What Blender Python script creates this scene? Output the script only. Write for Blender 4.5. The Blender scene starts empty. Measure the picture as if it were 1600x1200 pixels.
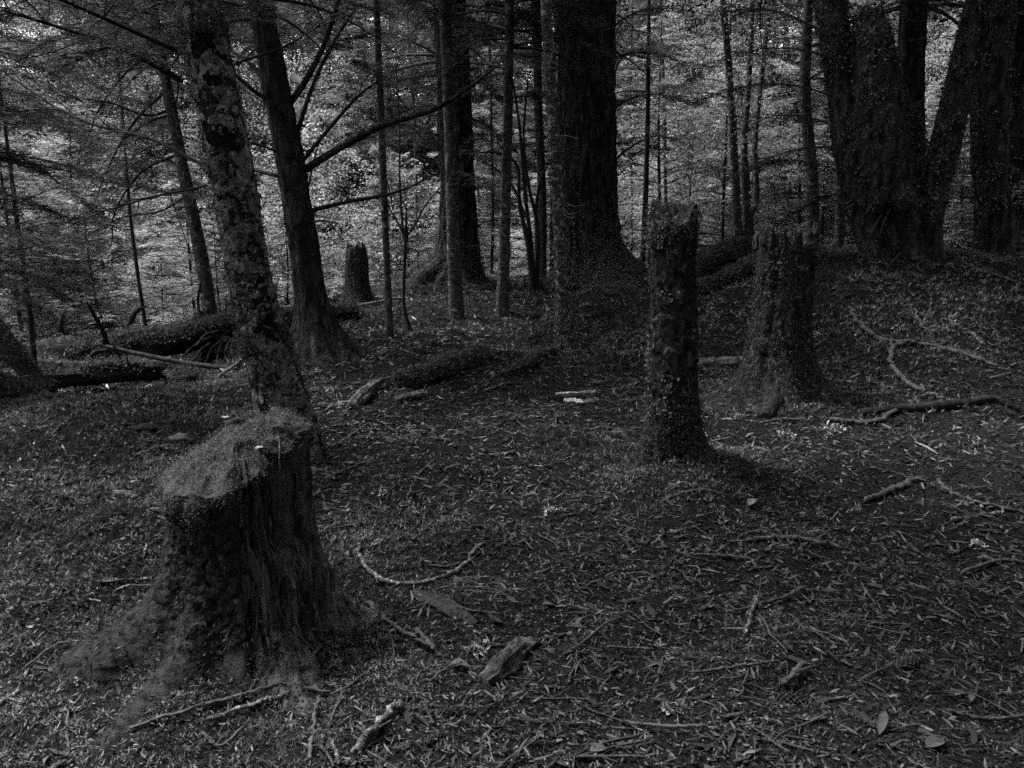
import bpy, math
import numpy as np
from mathutils import Vector

# ------------------------------------------------------------------ camera, sky, sun, exposure
scene = bpy.context.scene
F = 1232.0                       # focal length in pixels of a 1600 px wide picture
PITCH = math.radians(12.0)
CAM = np.array([0.0, 0.0, 1.62])
cam_d = bpy.data.cameras.new('camera')
cam_d.sensor_width = 36.0
cam_d.lens = 36.0 * F / 1600.0
cam_d.clip_start = 0.05
cam_d.clip_end = 600.0
cam = bpy.data.objects.new('camera', cam_d)
scene.collection.objects.link(cam)
cam.location = CAM
cam.rotation_euler = (math.pi / 2 - PITCH, 0, 0)
scene.camera = cam

SUN_EL, SUN_AZ = math.radians(64), math.radians(-62)      # high, behind the trees and to the left
world = bpy.data.worlds.new('World')
scene.world = world
world.use_nodes = True
wn = world.node_tree
wn.nodes.clear()
sky = wn.nodes.new('ShaderNodeTexSky')
sky.sky_type = 'NISHITA'
sky.sun_disc = False
sky.sun_elevation = SUN_EL
sky.sun_rotation = SUN_AZ
sky.air_density = 1.0
sky.dust_density = 3.0
bw = wn.nodes.new('ShaderNodeRGBToBW')                     # the photograph is black and white
bg = wn.nodes.new('ShaderNodeBackground')
bg.inputs['Strength'].default_value = 0.10
wo = wn.nodes.new('ShaderNodeOutputWorld')
wn.links.new(sky.outputs[0], bw.inputs[0])
wn.links.new(bw.outputs[0], bg.inputs['Color'])
wn.links.new(bg.outputs[0], wo.inputs['Surface'])

sun_d = bpy.data.lights.new('sun', 'SUN')
sun_d.energy = 1.5
sun_d.angle = math.radians(12)
sun_d.color = (1.0, 1.0, 1.0)
sun = bpy.data.objects.new('sun', sun_d)
scene.collection.objects.link(sun)
SUN_DIR = Vector((math.sin(SUN_AZ) * math.cos(SUN_EL), math.cos(SUN_AZ) * math.cos(SUN_EL), math.sin(SUN_EL)))
sun.rotation_euler = SUN_DIR.to_track_quat('Z', 'Y').to_euler()
sun.location = (0, 0, 30)

scene.view_settings.view_transform = 'Standard'
scene.view_settings.look = 'None'
scene.view_settings.exposure = 3.05
scene.view_settings.gamma = 1.0
scene.view_settings.use_curve_mapping = False
scene.cycles.use_denoising = False
scene.cycles.use_adaptive_sampling = False
scene.cycles.max_bounces = 5
scene.cycles.diffuse_bounces = 3
scene.cycles.glossy_bounces = 2
scene.cycles.transmission_bounces = 3
scene.cycles.transparent_max_bounces = 4

# ------------------------------------------------------------------ numeric helpers
RNG = np.random.default_rng(7)


def ss(a, b, x):
    t = np.clip((np.asarray(x, float) - a) / (b - a), 0, 1)
    return t * t * (3 - 2 * t)


def _hash(ix, iy, iz):
    h = (ix * 73856093) ^ (iy * 19349663) ^ (iz * 83492791)
    h = (h ^ (h >> 13)) & 0x7fffffff
    h = (h * 1274126177) & 0x7fffffff
    h = h ^ (h >> 16)
    return (h & 0xffff) / 65535.0


def vnoise(p):
    p = np.asarray(p, float)
    i = np.floor(p).astype(np.int64)
    f = p - i
    f = f * f * (3 - 2 * f)
    out = 0
    for dx in (0, 1):
        for dy in (0, 1):
            for dz in (0, 1):
                w = (f[..., 0] if dx else 1 - f[..., 0]) * (f[..., 1] if dy else 1 - f[..., 1]) * (f[..., 2] if dz else 1 - f[..., 2])
                out = out + w * _hash(i[..., 0] + dx, i[..., 1] + dy, i[..., 2] + dz)
    return out


def fbm(p, o=4, g=0.5):
    p = np.asarray(p, float)
    a, s, r = 1.0, 0.0, 0.0
    for k in range(o):
        r = r + a * (vnoise(p * 2 ** k + 17.3 * k) - 0.5)
        s += a
        a *= g
    return r / s * 2


def nrm(v):
    return v / np.maximum(np.linalg.norm(v, axis=-1, keepdims=True), 1e-9)


# ------------------------------------------------------------------ terrain
STUMP = np.array([-1.04, 2.90])
POST = np.array([1.00, 4.68])


def hgt_base(x, y):
    x = np.asarray(x, float)
    y = np.asarray(y, float)
    A = (0.45 + 0.66 * ss(0.3, 4.2, x)) * ss(-5.0, -1.4, x)
    yr = 12.6 - 2.2 * ss(1.6, 4.0, x)
    h = A * ss(0, 1, (y - 5.6) / (yr - 5.6))
    h = h - 2.3 * ss(15.0, 25, y) * (1 - 0.75 * ss(2.5, 8, x))
    h = h - 0.42 * ss(6.6, 8.6, y - 0.25 * (x + 4)) * ss(-2.6, -4.2, x)
    h = h + 0.30 * np.maximum(0, y - 25) * ss(24, 40, y) * (1 - ss(70, 110, y) * 0.5)
    h = h + 0.06 * np.maximum(0, np.abs(x) - 9)
    g = lambda cx, cy, r, a: a * np.exp(-((x - cx) ** 2 + (y - cy) ** 2) / r ** 2)
    h = h + g(POST[0] + .12, POST[1] + 0.0, 0.62, 0.19) + g(STUMP[0], STUMP[1], 0.62, 0.05)
    h = h + g(-3.1, 5.9, 0.95, 0.17) + g(-1.95, 3.75, 0.33, 0.11)
    h = h + g(2.6, 9.3, 0.9, 0.12) + g(-1.0, 8.6, 0.9, 0.08) + g(1.15, 12.6, 1.1, 0.16) + g(-1.1, 13.0, 1.2, 0.16)
    h = h + g(-2.6, 6.9, 0.5, 0.06)
    return h


def hgt(x, y):
    x = np.asarray(x, float)
    y = np.asarray(y, float)
    p = np.stack([x, y, 0 * x], -1)
    far = 1 + ss(14, 40, y) * 5
    h = hgt_base(x, y) + 0.12 * fbm(p * 0.9, 3) * far + 0.065 * fbm(p * 2.9 + 5, 4)
    return h


def ray(px, py):
    u, w = (px - 800.0) / F, (600.0 - py) / F
    return np.array([u, math.cos(PITCH) + w * math.sin(PITCH), -math.sin(PITCH) + w * math.cos(PITCH)])


def at(px, py, Y):
    d = ray(px, py)
    return CAM + d * (Y / d[1])


def ground(px, py, ymax=40.0):
    d = ray(px, py)
    t = np.linspace(1.0, ymax, 4000) / d[1]
    P = CAM + d * t[:, None]
    below = P[:, 2] < hgt(P[:, 0], P[:, 1])
    k = int(np.argmax(below)) if below.any() else len(t) - 1
    return P[k]


def on(x, y, dz=0.0):
    return np.array([x, y, float(hgt(x, y)) + dz])


# ------------------------------------------------------------------ mesh building
class Geo:
    def __init__(self):
        self.v, self.q, self.t3, self.c, self.n = [], [], [], [], 0
        self.qm, self.tm = [], []

    def add(self, v, f, tint=1.0, mi=0):
        v = np.asarray(v, float).reshape(-1, 3)
        f = np.asarray(f, np.int64)
        if len(v) == 0 or len(f) == 0:
            return self
        self.v.append(v)
        t = np.broadcast_to(np.asarray(tint, float), (len(v),))
        self.c.append(t)
        if f.shape[1] == 4:
            self.q.append(f + self.n)
            self.qm.append(np.full(len(f), mi))
        else:
            self.t3.append(f + self.n)
            self.tm.append(np.full(len(f), mi))
        self.n += len(v)
        return self

    def mesh(self, name, mats, origin=(0, 0, 0), smooth=False):
        v = np.concatenate(self.v) - np.asarray(origin, float)
        c = np.concatenate(self.c)
        q = np.concatenate(self.q) if self.q else np.zeros((0, 4), np.int64)
        t = np.concatenate(self.t3) if self.t3 else np.zeros((0, 3), np.int64)
        mi = np.concatenate(self.qm + self.tm) if (self.qm or self.tm) else np.zeros(0)
        me = bpy.data.meshes.new(name)
        me.vertices.add(len(v))
        me.vertices.foreach_set('co', v.astype(np.float32).ravel())
        me.loops.add(q.size + t.size)
        me.loops.foreach_set('vertex_index', np.concatenate([q.ravel(), t.ravel()]).astype(np.int32))
        npoly = len(q) + len(t)
        me.polygons.add(npoly)
        ls = np.concatenate([np.arange(len(q)) * 4, q.size + np.arange(len(t)) * 3])
        me.polygons.foreach_set('loop_start', ls.astype(np.int32))
        me.polygons.foreach_set('material_index', mi.astype(np.int32))
        me.polygons.foreach_set('use_smooth', np.full(npoly, bool(smooth)))
        a = me.attributes.new('tint', 'FLOAT', 'POINT')
        a.data.foreach_set('value', c.astype(np.float32))
        for m in (mats if isinstance(mats, (list, tuple)) else [mats]):
            me.materials.append(m)
        me.update(calc_edges=True)
        return me

    def build(self, name, mats, parent=None, origin=None, smooth=False):
        if origin is None:
            origin = parent['_o'] if parent is not None and '_o' in parent else (0, 0, 0)
        me = self.mesh(name, mats, origin, smooth)
        o = bpy.data.objects.new(name, me)
        scene.collection.objects.link(o)
        if parent is not None:
            o.parent = parent
        else:
            o.location = origin
        o['_o'] = tuple(float(a) for a in origin)
        return o


def tag(o, label=None, cat=None, group=None, kind=None):
    if label:
        o['label'] = label
    if cat:
        o['category'] = cat
    if group:
        o['group'] = group
    if kind:
        o['kind'] = kind
    return o


def thing(name, label, cat, loc, group=None):
    o = bpy.data.objects.new(name, None)
    o.empty_display_size = 0.1
    scene.collection.objects.link(o)
    o.location = loc
    o['_o'] = tuple(float(a) for a in loc)
    return tag(o, label, cat, group)


def grid_faces(rings, seg, wrap=True, off=0):
    i = np.arange(rings - 1)[:, None]
    j = np.arange(seg if wrap else seg - 1)[None, :]
    j2 = (j + 1) % seg
    a = i * seg + j
    b = i * seg + j2
    return np.stack([a, b, b + seg, a + seg], -1).reshape(-1, 4) + off


def frames(P):
    """P (N,K,3) -> tangents, two side vectors"""
    T = np.gradient(P, axis=1)
    T = nrm(T)
    m = np.abs(T.mean(1))
    ref = np.zeros((len(P), 3))
    ref[np.arange(len(P)), np.argmin(m, 1)] = 1
    ref = np.broadcast_to(ref[:, None, :], P.shape)
    B = nrm(np.cross(T, ref))
    C = np.cross(T, B)
    return T, B, C


def tubes(geo, P, R, seg=5, tint=1.0, mi=0):
    """P (N,K,3), R (N,K)"""
    P = np.asarray(P, float)
    R = np.asarray(R, float)
    N, K, _ = P.shape
    T, B, C = frames(P)
    a = np.arange(seg) / seg * 2 * math.pi
    V = P[:, :, None, :] + R[:, :, None, None] * (B[:, :, None, :] * np.cos(a)[:, None] + C[:, :, None, :] * np.sin(a)[:, None])
    f = grid_faces(K, seg)
    f = (f[None] + (np.arange(N) * K * seg)[:, None, None]).reshape(-1, 4)
    tt = np.broadcast_to(np.asarray(tint, float).reshape(-1, 1, 1), (N, K, seg)).ravel() if np.ndim(tint) else tint
    geo.add(V.reshape(-1, 3), f, tt, mi)
    return geo


def spline(pts, n):
    """Catmull-Rom through pts -> n samples, pts (M,D)"""
    pts = np.asarray(pts, float)
    if len(pts) == 2:
        t = np.linspace(0, 1, n)[:, None]
        return pts[0] * (1 - t) + pts[1] * t
    P = np.vstack([2 * pts[0] - pts[1], pts, 2 * pts[-1] - pts[-2]])
    u = np.linspace(0, len(pts) - 1 - 1e-6, n)
    i = u.astype(int)
    t = (u - i)[:, None]
    a, b, c, d = P[i], P[i + 1], P[i + 2], P[i + 3]
    return 0.5 * (2 * b + (c - a) * t + (2 * a - 5 * b + 4 * c - d) * t ** 2 + (3 * b - a - 3 * c + d) * t ** 3)


def stick_geo(pts, rad, seg=8, n=None, rough=0.12, tint=1.0, seed=0, jag=True, jit=0.0):
    """one knobbly stick along pts with radius list"""
    n = n or max(8, len(pts) * 6)
    P = spline(pts, n)
    if jit:
        e_ = np.stack([np.arange(n) * .45, 0 * np.arange(n) + seed * 2.3, 0 * np.arange(n)], -1)
        P = P + jit * max(rad) * np.stack([fbm(e_, 2), fbm(e_ + 30, 2), .5 * fbm(e_ + 60, 2)], -1)
    R = np.interp(np.linspace(0, 1, n), np.linspace(0, 1, len(rad)), rad)
    L = np.linalg.norm(np.diff(P, axis=0), axis=1).sum()
    s = np.linspace(0, L, n)
    T, B, C = frames(P[None])
    a = np.arange(seg) / seg * 2 * math.pi
    q = np.stack([np.cos(a)[None, :] * 1.3 + 0 * s[:, None], np.sin(a)[None, :] * 1.3 + 0 * s[:, None], s[:, None] / max(rad) * 0.5 + 0 * a[None]], -1) + seed * 3.7
    k = 1 + rough * 2 * fbm(q, 3)
    if jag:
        k[0] *= 0.55
        k[-1] *= 0.4
    V = P[:, None, :] + (R[:, None] * k)[..., None] * (B[0][:, None, :] * np.cos(a)[None, :, None] + C[0][:, None, :] * np.sin(a)[None, :, None])
    g = Geo()
    g.add(V.reshape(-1, 3), grid_faces(n, seg), tint)
    # end caps
    for e in (0, n - 1):
        base = e * seg
        vv = np.vstack([V[e], P[e]])
        f = np.array([[j, (j + 1) % seg, seg] for j in range(seg)])
        if e == 0:
            f = f[:, ::-1]
        g.add(vv, f, tint * 1.1)
    return g


def leaf_quads(geo, P, D, Nn, L, W, tint=1.0, mi=0, pos=0.45, cup=0.0):
    P, D, Nn = [np.asarray(a, float).reshape(-1, 3) for a in (P, D, Nn)]
    L = np.broadcast_to(np.asarray(L, float), (len(P),))[:, None]
    W = np.broadcast_to(np.asarray(W, float), (len(P),))[:, None]
    D = nrm(D)
    S = nrm(np.cross(D, Nn))
    U = np.cross(S, D)
    V = np.stack([P, P + D * L * pos + S * W / 2 + U * cup * L, P + D * L, P + D * L * pos - S * W / 2 + U * cup * L], 1)
    f = np.arange(len(P) * 4).reshape(-1, 4)
    t = np.repeat(np.broadcast_to(np.asarray(tint, float), (len(P),)), 4)
    geo.add(V.reshape(-1, 3), f, t, mi)
    return geo


def boughs(gw, gl, rng, S, E, droop=0.12, nl=14, nt=7, tw=0.06, tww=0.010, spread=0.36, wr=0.008, tint=(0.6, 1.2), lift=0.0, stems=True):
    """flat conifer sprays from S to E (N,3): gw collects the wood, gl the needle twigs"""
    S, E = np.asarray(S, float).reshape(-1, 3), np.asarray(E, float).reshape(-1, 3)
    N = len(S)
    Ln = np.linalg.norm(E - S, axis=1)
    D = nrm(E - S)
    Z = np.array([0, 0, 1.0])
    B = nrm(np.cross(D, Z) + 1e-6)
    roll = rng.normal(0, 0.25, N)[:, None]
    B = nrm(B + Z * roll)
    bend = rng.normal(0, 0.06, N)
    K = 8
    tk = np.linspace(0, 1, K)

    def axis(t):           # t (...,) broadcast over N first
        t = np.asarray(t)
        arc = (t * (1 - t))
        return S[:, None, :] + D[:, None, :] * (Ln[:, None] * t)[..., None] + Z * ((4 * droop * arc * Ln[:, None])[..., None]) + B[:, None, :] * ((4 * bend[:, None] * arc * Ln[:, None])[..., None])
    PA = axis(np.broadcast_to(tk, (N, K)))
    rr = wr * (Ln[:, None] / 1.5) * (1.05 - tk)[None] + 0.0015
    tubes(gw, PA, rr, 4, 1.0)
    tl = np.linspace(0.14, 0.97, nl)[None] + rng.uniform(-0.4, 0.4, (N, nl)) / nl
    tl = np.clip(tl, 0.05, 1.0)
    LP = axis(tl)                                           # N,nl,3
    for sgn in (-1, 1):
        env = np.sin(np.clip(tl, 0, 1) ** 0.75 * math.pi * 0.92 + 0.16) ** 0.8
        ll = Ln[:, None] * spread * env * rng.uniform(0.55, 1.15, (N, nl)) + 0.03
        ld = D[:, None, :] * rng.uniform(0.45, 0.8, (N, nl, 1)) + sgn * B[:, None, :] * 0.85 + Z * (rng.normal(lift, 0.12, (N, nl, 1)) - 0.08)
        ld = nrm(ld)
        keep = rng.random((N, nl)) > 0.12
        if stems:
            k = keep.ravel()
            leaf_quads(gw, LP.reshape(-1, 3)[k], ld.reshape(-1, 3)[k], np.broadcast_to(Z, (N * nl, 3))[k] + rng.normal(0, .4, (k.sum(), 3)), ll.ravel()[k], 0.004, 1.0, pos=0.2)
        u = (np.arange(nt) + 0.5) / nt
        TP = LP[:, :, None, :] + ld[:, :, None, :] * (ll[:, :, None] * u)[..., None]
        TP[..., 2] -= 0.10 * (ll[:, :, None] * u ** 2)
        ls = nrm(np.cross(ld, Z))
        for s2 in (-1, 1):
            td = ld[:, :, None, :] * 0.75 + s2 * ls[:, :, None, :] * 0.8 + rng.normal(0, 0.18, TP.shape)
            L = tw * (1.25 - 0.65 * u)[None, None] * rng.uniform(0.6, 1.3, TP.shape[:3])
            k = (np.broadcast_to(keep[:, :, None], TP.shape[:3]) & (rng.random(TP.shape[:3]) > 0.12)).ravel()
            nn = np.broadcast_to(Z, TP.shape).reshape(-1, 3)[k] + rng.normal(0, 0.35, (k.sum(), 3))
            tn = np.broadcast_to(rng.uniform(tint[0], tint[1], (N, nl))[:, :, None], TP.shape[:3]).ravel()[k] * rng.uniform(0.8, 1.2, k.sum())
            leaf_quads(gl, TP.reshape(-1, 3)[k], td.reshape(-1, 3)[k], nn, L.ravel()[k], tww * rng.uniform(0.7, 1.3, k.sum()), tn)
        # tip twigs
        k = keep.ravel()
        leaf_quads(gl, (LP + ld * ll[..., None] * 0.9).reshape(-1, 3)[k], ld.reshape(-1, 3)[k], np.broadcast_to(Z, (N * nl, 3))[k], tw, tww, 1.0)


# ------------------------------------------------------------------ materials (black and white photograph: greys)
def mat(name, lo, hi, scale=8.0, detail=5.0, rough=0.75, spec=0.3, bump=0.4, bscale=None, stretch=(1, 1, 1), bdist=0.02, ramp=(0.35, 0.65), tint=True,
        spots=None, transl=0.0, fis=None):
    m = bpy.data.materials.new(name)
    m.use_nodes = True
    nt = m.node_tree
    N, L = nt.nodes, nt.links
    N.clear()
    out = N.new('ShaderNodeOutputMaterial')
    bs = N.new('ShaderNodeBsdfPrincipled')
    bs.inputs['Roughness'].default_value = rough
    bs.inputs['Specular IOR Level'].default_value = spec
    tc = N.new('ShaderNodeTexCoord')
    mp = N.new('ShaderNodeMapping')
    mp.inputs['Scale'].default_value = stretch
    L.new(tc.outputs['Object'], mp.inputs['Vector'])
    no = N.new('ShaderNodeTexNoise')
    no.inputs['Scale'].default_value = scale
    no.inputs['Detail'].default_value = detail
    no.inputs['Roughness'].default_value = 0.62
    L.new(mp.outputs[0], no.inputs['Vector'])
    rp = N.new('ShaderNodeValToRGB')
    rp.color_ramp.elements[0].position = ramp[0]
    rp.color_ramp.elements[1].position = ramp[1]
    rp.color_ramp.elements[0].color = (lo, lo, lo, 1)
    rp.color_ramp.elements[1].color = (hi, hi, hi, 1)
    L.new(no.outputs['Fac'], rp.inputs['Fac'])
    col = rp.outputs['Color']
    if spots:                                    # (value, scale, threshold, softness) lichen patches of their own shape
        for sv, ssc, th, so in spots:
            n2 = N.new('ShaderNodeTexNoise')
            n2.inputs['Scale'].default_value = ssc
            n2.inputs['Detail'].default_value = 9
            n2.inputs['Roughness'].default_value = 0.66
            n2.inputs['Distortion'].default_value = 0.6
            L.new(tc.outputs['Object'], n2.inputs['Vector'])
            mr = N.new('ShaderNodeMapRange')
            mr.inputs['From Min'].default_value = th
            mr.inputs['From Max'].default_value = th + so
            L.new(n2.outputs['Fac'], mr.inputs['Value'])
            mx = N.new('ShaderNodeMix')
            mx.data_type = 'RGBA'
            L.new(mr.outputs[0], mx.inputs[0])
            L.new(col, mx.inputs[6])
            mx.inputs[7].default_value = (sv, sv, sv, 1)
            col = mx.outputs[2]
    if tint:
        at_ = N.new('ShaderNodeAttribute')
        at_.attribute_name = 'tint'
        mu = N.new('ShaderNodeMix')
        mu.data_type = 'RGBA'
        mu.blend_type = 'MULTIPLY'
        mu.inputs[0].default_value = 1.0
        L.new(col, mu.inputs[6])
        L.new(at_.outputs['Fac'], mu.inputs[7])
        col = mu.outputs[2]
    L.new(col, bs.inputs['Base Color'])
    if bump:
        b = N.new('ShaderNodeBump')
        b.inputs['Strength'].default_value = bump
        b.inputs['Distance'].default_value = bdist
        n3 = N.new('ShaderNodeTexNoise')
        n3.inputs['Scale'].default_value = bscale or scale * 4
        n3.inputs['Detail'].default_value = 8
        n3.inputs['Roughness'].default_value = 0.7
        L.new(mp.outputs[0], n3.inputs['Vector'])
        hsock = n3.outputs['Fac']
        if fis:                                  # bark fissures
            vo = N.new('ShaderNodeTexVoronoi')
            vo.feature = 'DISTANCE_TO_EDGE'
            vo.inputs['Scale'].default_value = fis
            ad = N.new('ShaderNodeMixRGB')
            ad.blend_type = 'ADD'
            ad.inputs['Fac'].default_value = 0.12
            L.new(mp.outputs[0], ad.inputs[1])
            L.new(n3.outputs['Color'], ad.inputs[2])
            L.new(ad.outputs[0], vo.inputs['Vector'])
            m2 = N.new('ShaderNodeMapRange')
            m2.inputs['From Max'].default_value = 0.25
            L.new(vo.outputs['Distance'], m2.inputs['Value'])
            am = N.new('ShaderNodeMath')
            am.operation = 'MULTIPLY_ADD'
            L.new(m2.outputs[0], am.inputs[0])
            am.inputs[1].default_value = 1.2
            L.new(n3.outputs['Fac'], am.inputs[2])
            hsock = am.outputs[0]
        L.new(hsock, b.inputs['Height'])
        L.new(b.outputs[0], bs.inputs['Normal'])
    if transl:
        tr = N.new('ShaderNodeBsdfTranslucent')
        L.new(col, tr.inputs['Color'])
        ms = N.new('ShaderNodeMixShader')
        ms.inputs[0].default_value = transl
        L.new(bs.outputs[0], ms.inputs[1])
        L.new(tr.outputs[0], ms.inputs[2])
        L.new(ms.outputs[0], out.inputs['Surface'])
    else:
        L.new(bs.outputs[0], out.inputs['Surface'])
    return m


M_soil = mat('forest_soil', 0.006, 0.034, 70, 10, 0.8, 0.0, 1.0, 110, bdist=0.03, tint=False, ramp=(.38, .72))
M_litter = mat('needle_litter', 0.011, 0.045, 60, 5, 0.46, 0.28, 0.3, 300, bdist=0.002)
M_moss = mat('moss', 0.045, 0.13, 30, 4, 0.8, 0.04, 0.0, transl=0.2)
M_mossbed = mat('moss_bed', 0.018, 0.055, 26, 6, 0.9, 0.0, 1.0, 90, bdist=0.03)
M_bark = mat('conifer_bark', 0.009, 0.095, 11, 8, 0.85, 0.03, 1.0, 26, stretch=(1, 1, 0.35), bdist=0.05, fis=11, spots=[(0.13, 10, 0.60, 0.06)])
M_bark_thin = mat('slender_bark', 0.012, 0.07, 14, 6, 0.8, 0.05, 0.7, 40, stretch=(1, 1, 1.6), bdist=0.012, spots=[(0.19, 12, 0.57, 0.06)])
M_slimlichen = mat('slim_lichen_bark', 0.018, 0.07, 20, 8, 0.85, 0.05, 1.0, 50, bdist=0.02, spots=[(0.24, 16, 0.53, 0.05)])
M_lichenbark = mat('lichen_bark', 0.010, 0.032, 16, 8, 0.85, 0.03, 1.0, 40, bdist=0.03, spots=[(0.13, 9, 0.47, 0.04), (0.30, 19, 0.55, 0.04), (0.010, 5.6, 0.54, 0.04), (0.012, 24, 0.58, 0.03)])
M_stumpbark = mat('mossy_stump_bark', 0.010, 0.075, 30, 8, 0.9, 0.0, 1.0, 80, bdist=0.05)
M_postbark = mat('lichened_stump_bark', 0.010, 0.06, 30, 8, 0.9, 0.0, 1.0, 80, bdist=0.04, spots=[(0.15, 15, 0.57, 0.05), (0.008, 9, 0.56, 0.05)])
M_rotten = mat('rotten_wood', 0.010, 0.17, 26, 9, 0.8, 0.04, 1.0, 60, stretch=(1, 1, 0.14), bdist=0.04)
M_splinter = mat('splintered_wood', 0.03, 0.13, 30, 6, 0.75, 0.08, 0.9, 80, stretch=(1, 1, 0.2), bdist=0.006)
M_log = mat('log_bark', 0.008, 0.032, 14, 7, 0.88, 0.02, 1.0, 46, bdist=0.02)
M_stick = mat('dead_stick', 0.02, 0.07, 30, 6, 0.65, 0.12, 0.8, 120, bdist=0.006, spots=[(0.18, 60, 0.64, 0.06)])
M_lichstick = mat('lichened_stick', 0.02, 0.06, 30, 6, 0.75, 0.12, 0.9, 120, bdist=0.008, spots=[(0.24, 52, 0.52, 0.10)])
M_pale = mat('pale_split_wood', 0.12, 0.42, 34, 6, 0.6, 0.4, 0.7, 60, stretch=(0.2, 1, 1), bdist=0.006)
M_lichen = mat('leafy_lichen', 0.07, 0.17, 30, 4, 0.8, 0.08, 0.4, 140, bdist=0.004, transl=0.15)
M_palelichen = mat('pale_lichen', 0.20, 0.42, 30, 4, 0.8, 0.25, 0.4, 140, bdist=0.004, transl=0.1)
M_ivy = mat('trunk_leaves', 0.05, 0.14, 12, 4, 0.7, 0.12, 0.0, transl=0.2)
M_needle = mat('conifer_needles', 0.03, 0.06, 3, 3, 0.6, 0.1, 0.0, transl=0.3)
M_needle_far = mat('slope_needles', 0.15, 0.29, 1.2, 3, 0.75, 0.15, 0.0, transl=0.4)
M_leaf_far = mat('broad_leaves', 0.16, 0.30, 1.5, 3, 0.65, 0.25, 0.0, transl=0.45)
M_twig = mat('twig_wood', 0.012, 0.032, 14, 4, 0.8, 0.05, 0.0)
M_deadleaf = mat('dead_leaf', 0.03, 0.07, 20, 5, 0.6, 0.15, 0.4, 90, bdist=0.003, transl=0.1)
M_chip = mat('bark_chip', 0.010, 0.045, 40, 6, 0.6, 0.12, 0.8, 140, bdist=0.004)
M_cone = mat('cone_scales', 0.012, 0.035, 40, 4, 0.7, 0.08, 0.5, 150, bdist=0.002)
M_stone = mat('stone', 0.04, 0.09, 18, 6, 0.85, 0.1, 0.8, 60, bdist=0.01)

# ------------------------------------------------------------------ ground sheet
NG = 380
u = np.linspace(-1, 1, NG)
KX = 5.2
gx = 150 * np.sinh(KX * u) / math.sinh(KX)
KY = 5.0
vv = np.linspace(-0.75, 1, NG)
gy = 3.5 + 150 * np.sinh(KY * vv) / math.sinh(KY)
X, Y = np.meshgrid(gx, gy)
p3 = np.stack([X, Y, 0 * X], -1)
near = 1 - ss(7, 14, np.hypot(X, Y))
Z = hgt(X, Y) + near * (0.010 * fbm(p3 * 17 + 3, 3) + 0.006 * fbm(p3 * 55, 2))
g = Geo()
f = grid_faces(NG, NG, wrap=False)
g.add(np.stack([X, Y, Z], -1).reshape(-1, 3), f)
ground_ob = tag(g.build('ground', M_soil, smooth=True), kind='structure')


def moss_mask(x, y):
    """where moss cushions cover the floor"""
    p = np.stack([x, y, 0 * x], -1)
    n = fbm(p * 1.1 + 40, 3)
    gs = lambda cx, cy, r: np.exp(-((x - cx) ** 2 + (y - cy) ** 2) / r ** 2)
    m = 0.9 * gs(STUMP[0], STUMP[1] - 0.1, 0.75) + 1.1 * gs(POST[0], POST[1], 0.8) + 0.8 * ss(-1.1, -2.4, x) * ss(9, 7, y) + .5 * gs(-1.0, 2.0, .7) + .5 * ss(2.2, 4.0, x) * ss(6, 8, y)
    m = m + 0.5 * ss(7.4, 9.5, y) * ss(16, 13, y) + 0.7 * gs(2.6, 9.0, 1.6) + 0.7 * gs(-0.6, 4.0, 0.45) + 0.6 * gs(2.3, 6.9, 0.9)
    return m + 0.45 * n


def scatter(rng, n, rmin, rmax, half, power=1.0):
    """points in a fan in front of the camera; density falls off with distance as detail gets smaller"""
    a = rng.uniform(-half, half, n)
    r = rmin * (rmax / rmin) ** (rng.random(n) ** power)
    return r * np.sin(a), r * np.cos(a), r


def bent_strips(geo, rng, x, y, L, W, tilt, tint, lift, mi=0):
    """flat chips lying about: two quads each, bent in the middle"""
    n = len(x)
    z = hgt(x, y)
    a = rng.uniform(0, 2 * math.pi, n)
    e = rng.normal(0, tilt, n)
    D = np.stack([np.cos(a) * np.cos(e), np.sin(a) * np.cos(e), np.sin(e)], -1)
    Nn = nrm(np.stack([rng.normal(0, .45, n), rng.normal(0, .45, n), np.ones(n)], -1))
    S = nrm(np.cross(D, Nn))
    U = np.cross(S, D)
    c = np.stack([x, y, z + lift], -1)
    k = rng.normal(0, 0.05, n)[:, None] * L[:, None]
    w = W[:, None] / 2
    w0 = w * rng.uniform(0.0, 0.8, (n, 1))
    w1 = w * rng.uniform(0.0, 0.5, (n, 1))
    A, Bq = c - D * L[:, None] / 2, c + D * L[:, None] / 2
    mid = c + U * k + S * rng.normal(0, 0.045, (n, 1)) * L[:, None]
    V = np.stack([A - S * w0, A + S * w0, mid - S * w, mid + S * w, Bq - S * w1, Bq + S * w1], 1)
    b = np.arange(n)[:, None] * 6
    f = np.concatenate([b + np.array([0, 1, 3, 2]), b + np.array([2, 3, 5, 4])])
    geo.add(V.reshape(-1, 3), f, np.repeat(tint, 6), mi)


# needle and chip litter that nobody could count
rng = np.random.default_rng(11)
g = Geo()
n = 200000
x, y, r = scatter(rng, n, 1.2, 15.0, 0.82, 0.85)
sz = np.clip(r / 3.6, 0.7, 2.6) ** 0.8 * .82
keep = rng.random(n) > 0.62 * ss(0.25, 0.7, moss_mask(x, y))
x, y, r, sz = x[keep], y[keep], r[keep], sz[keep]
n = len(x)
typ = rng.random(n)
L = np.where(typ < 0.42, rng.uniform(0.012, 0.04, n), np.where(typ < 0.84, rng.gamma(2.2, 0.017, n) + 0.012, rng.uniform(0.006, 0.018, n))) * sz
W = np.where(typ < 0.42, rng.uniform(0.0010, 0.0022, n), np.where(typ < 0.84, rng.uniform(0.004, 0.015, n), rng.uniform(0.006, 0.018, n))) * sz
patch = fbm(np.stack([x * 1.3, y * 1.3, 0 * x + 2], -1), 4)
ti = np.exp(rng.normal(-0.50, 0.36, n)) * np.clip(1 + 1.2 * patch, .35, 1.7)
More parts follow.
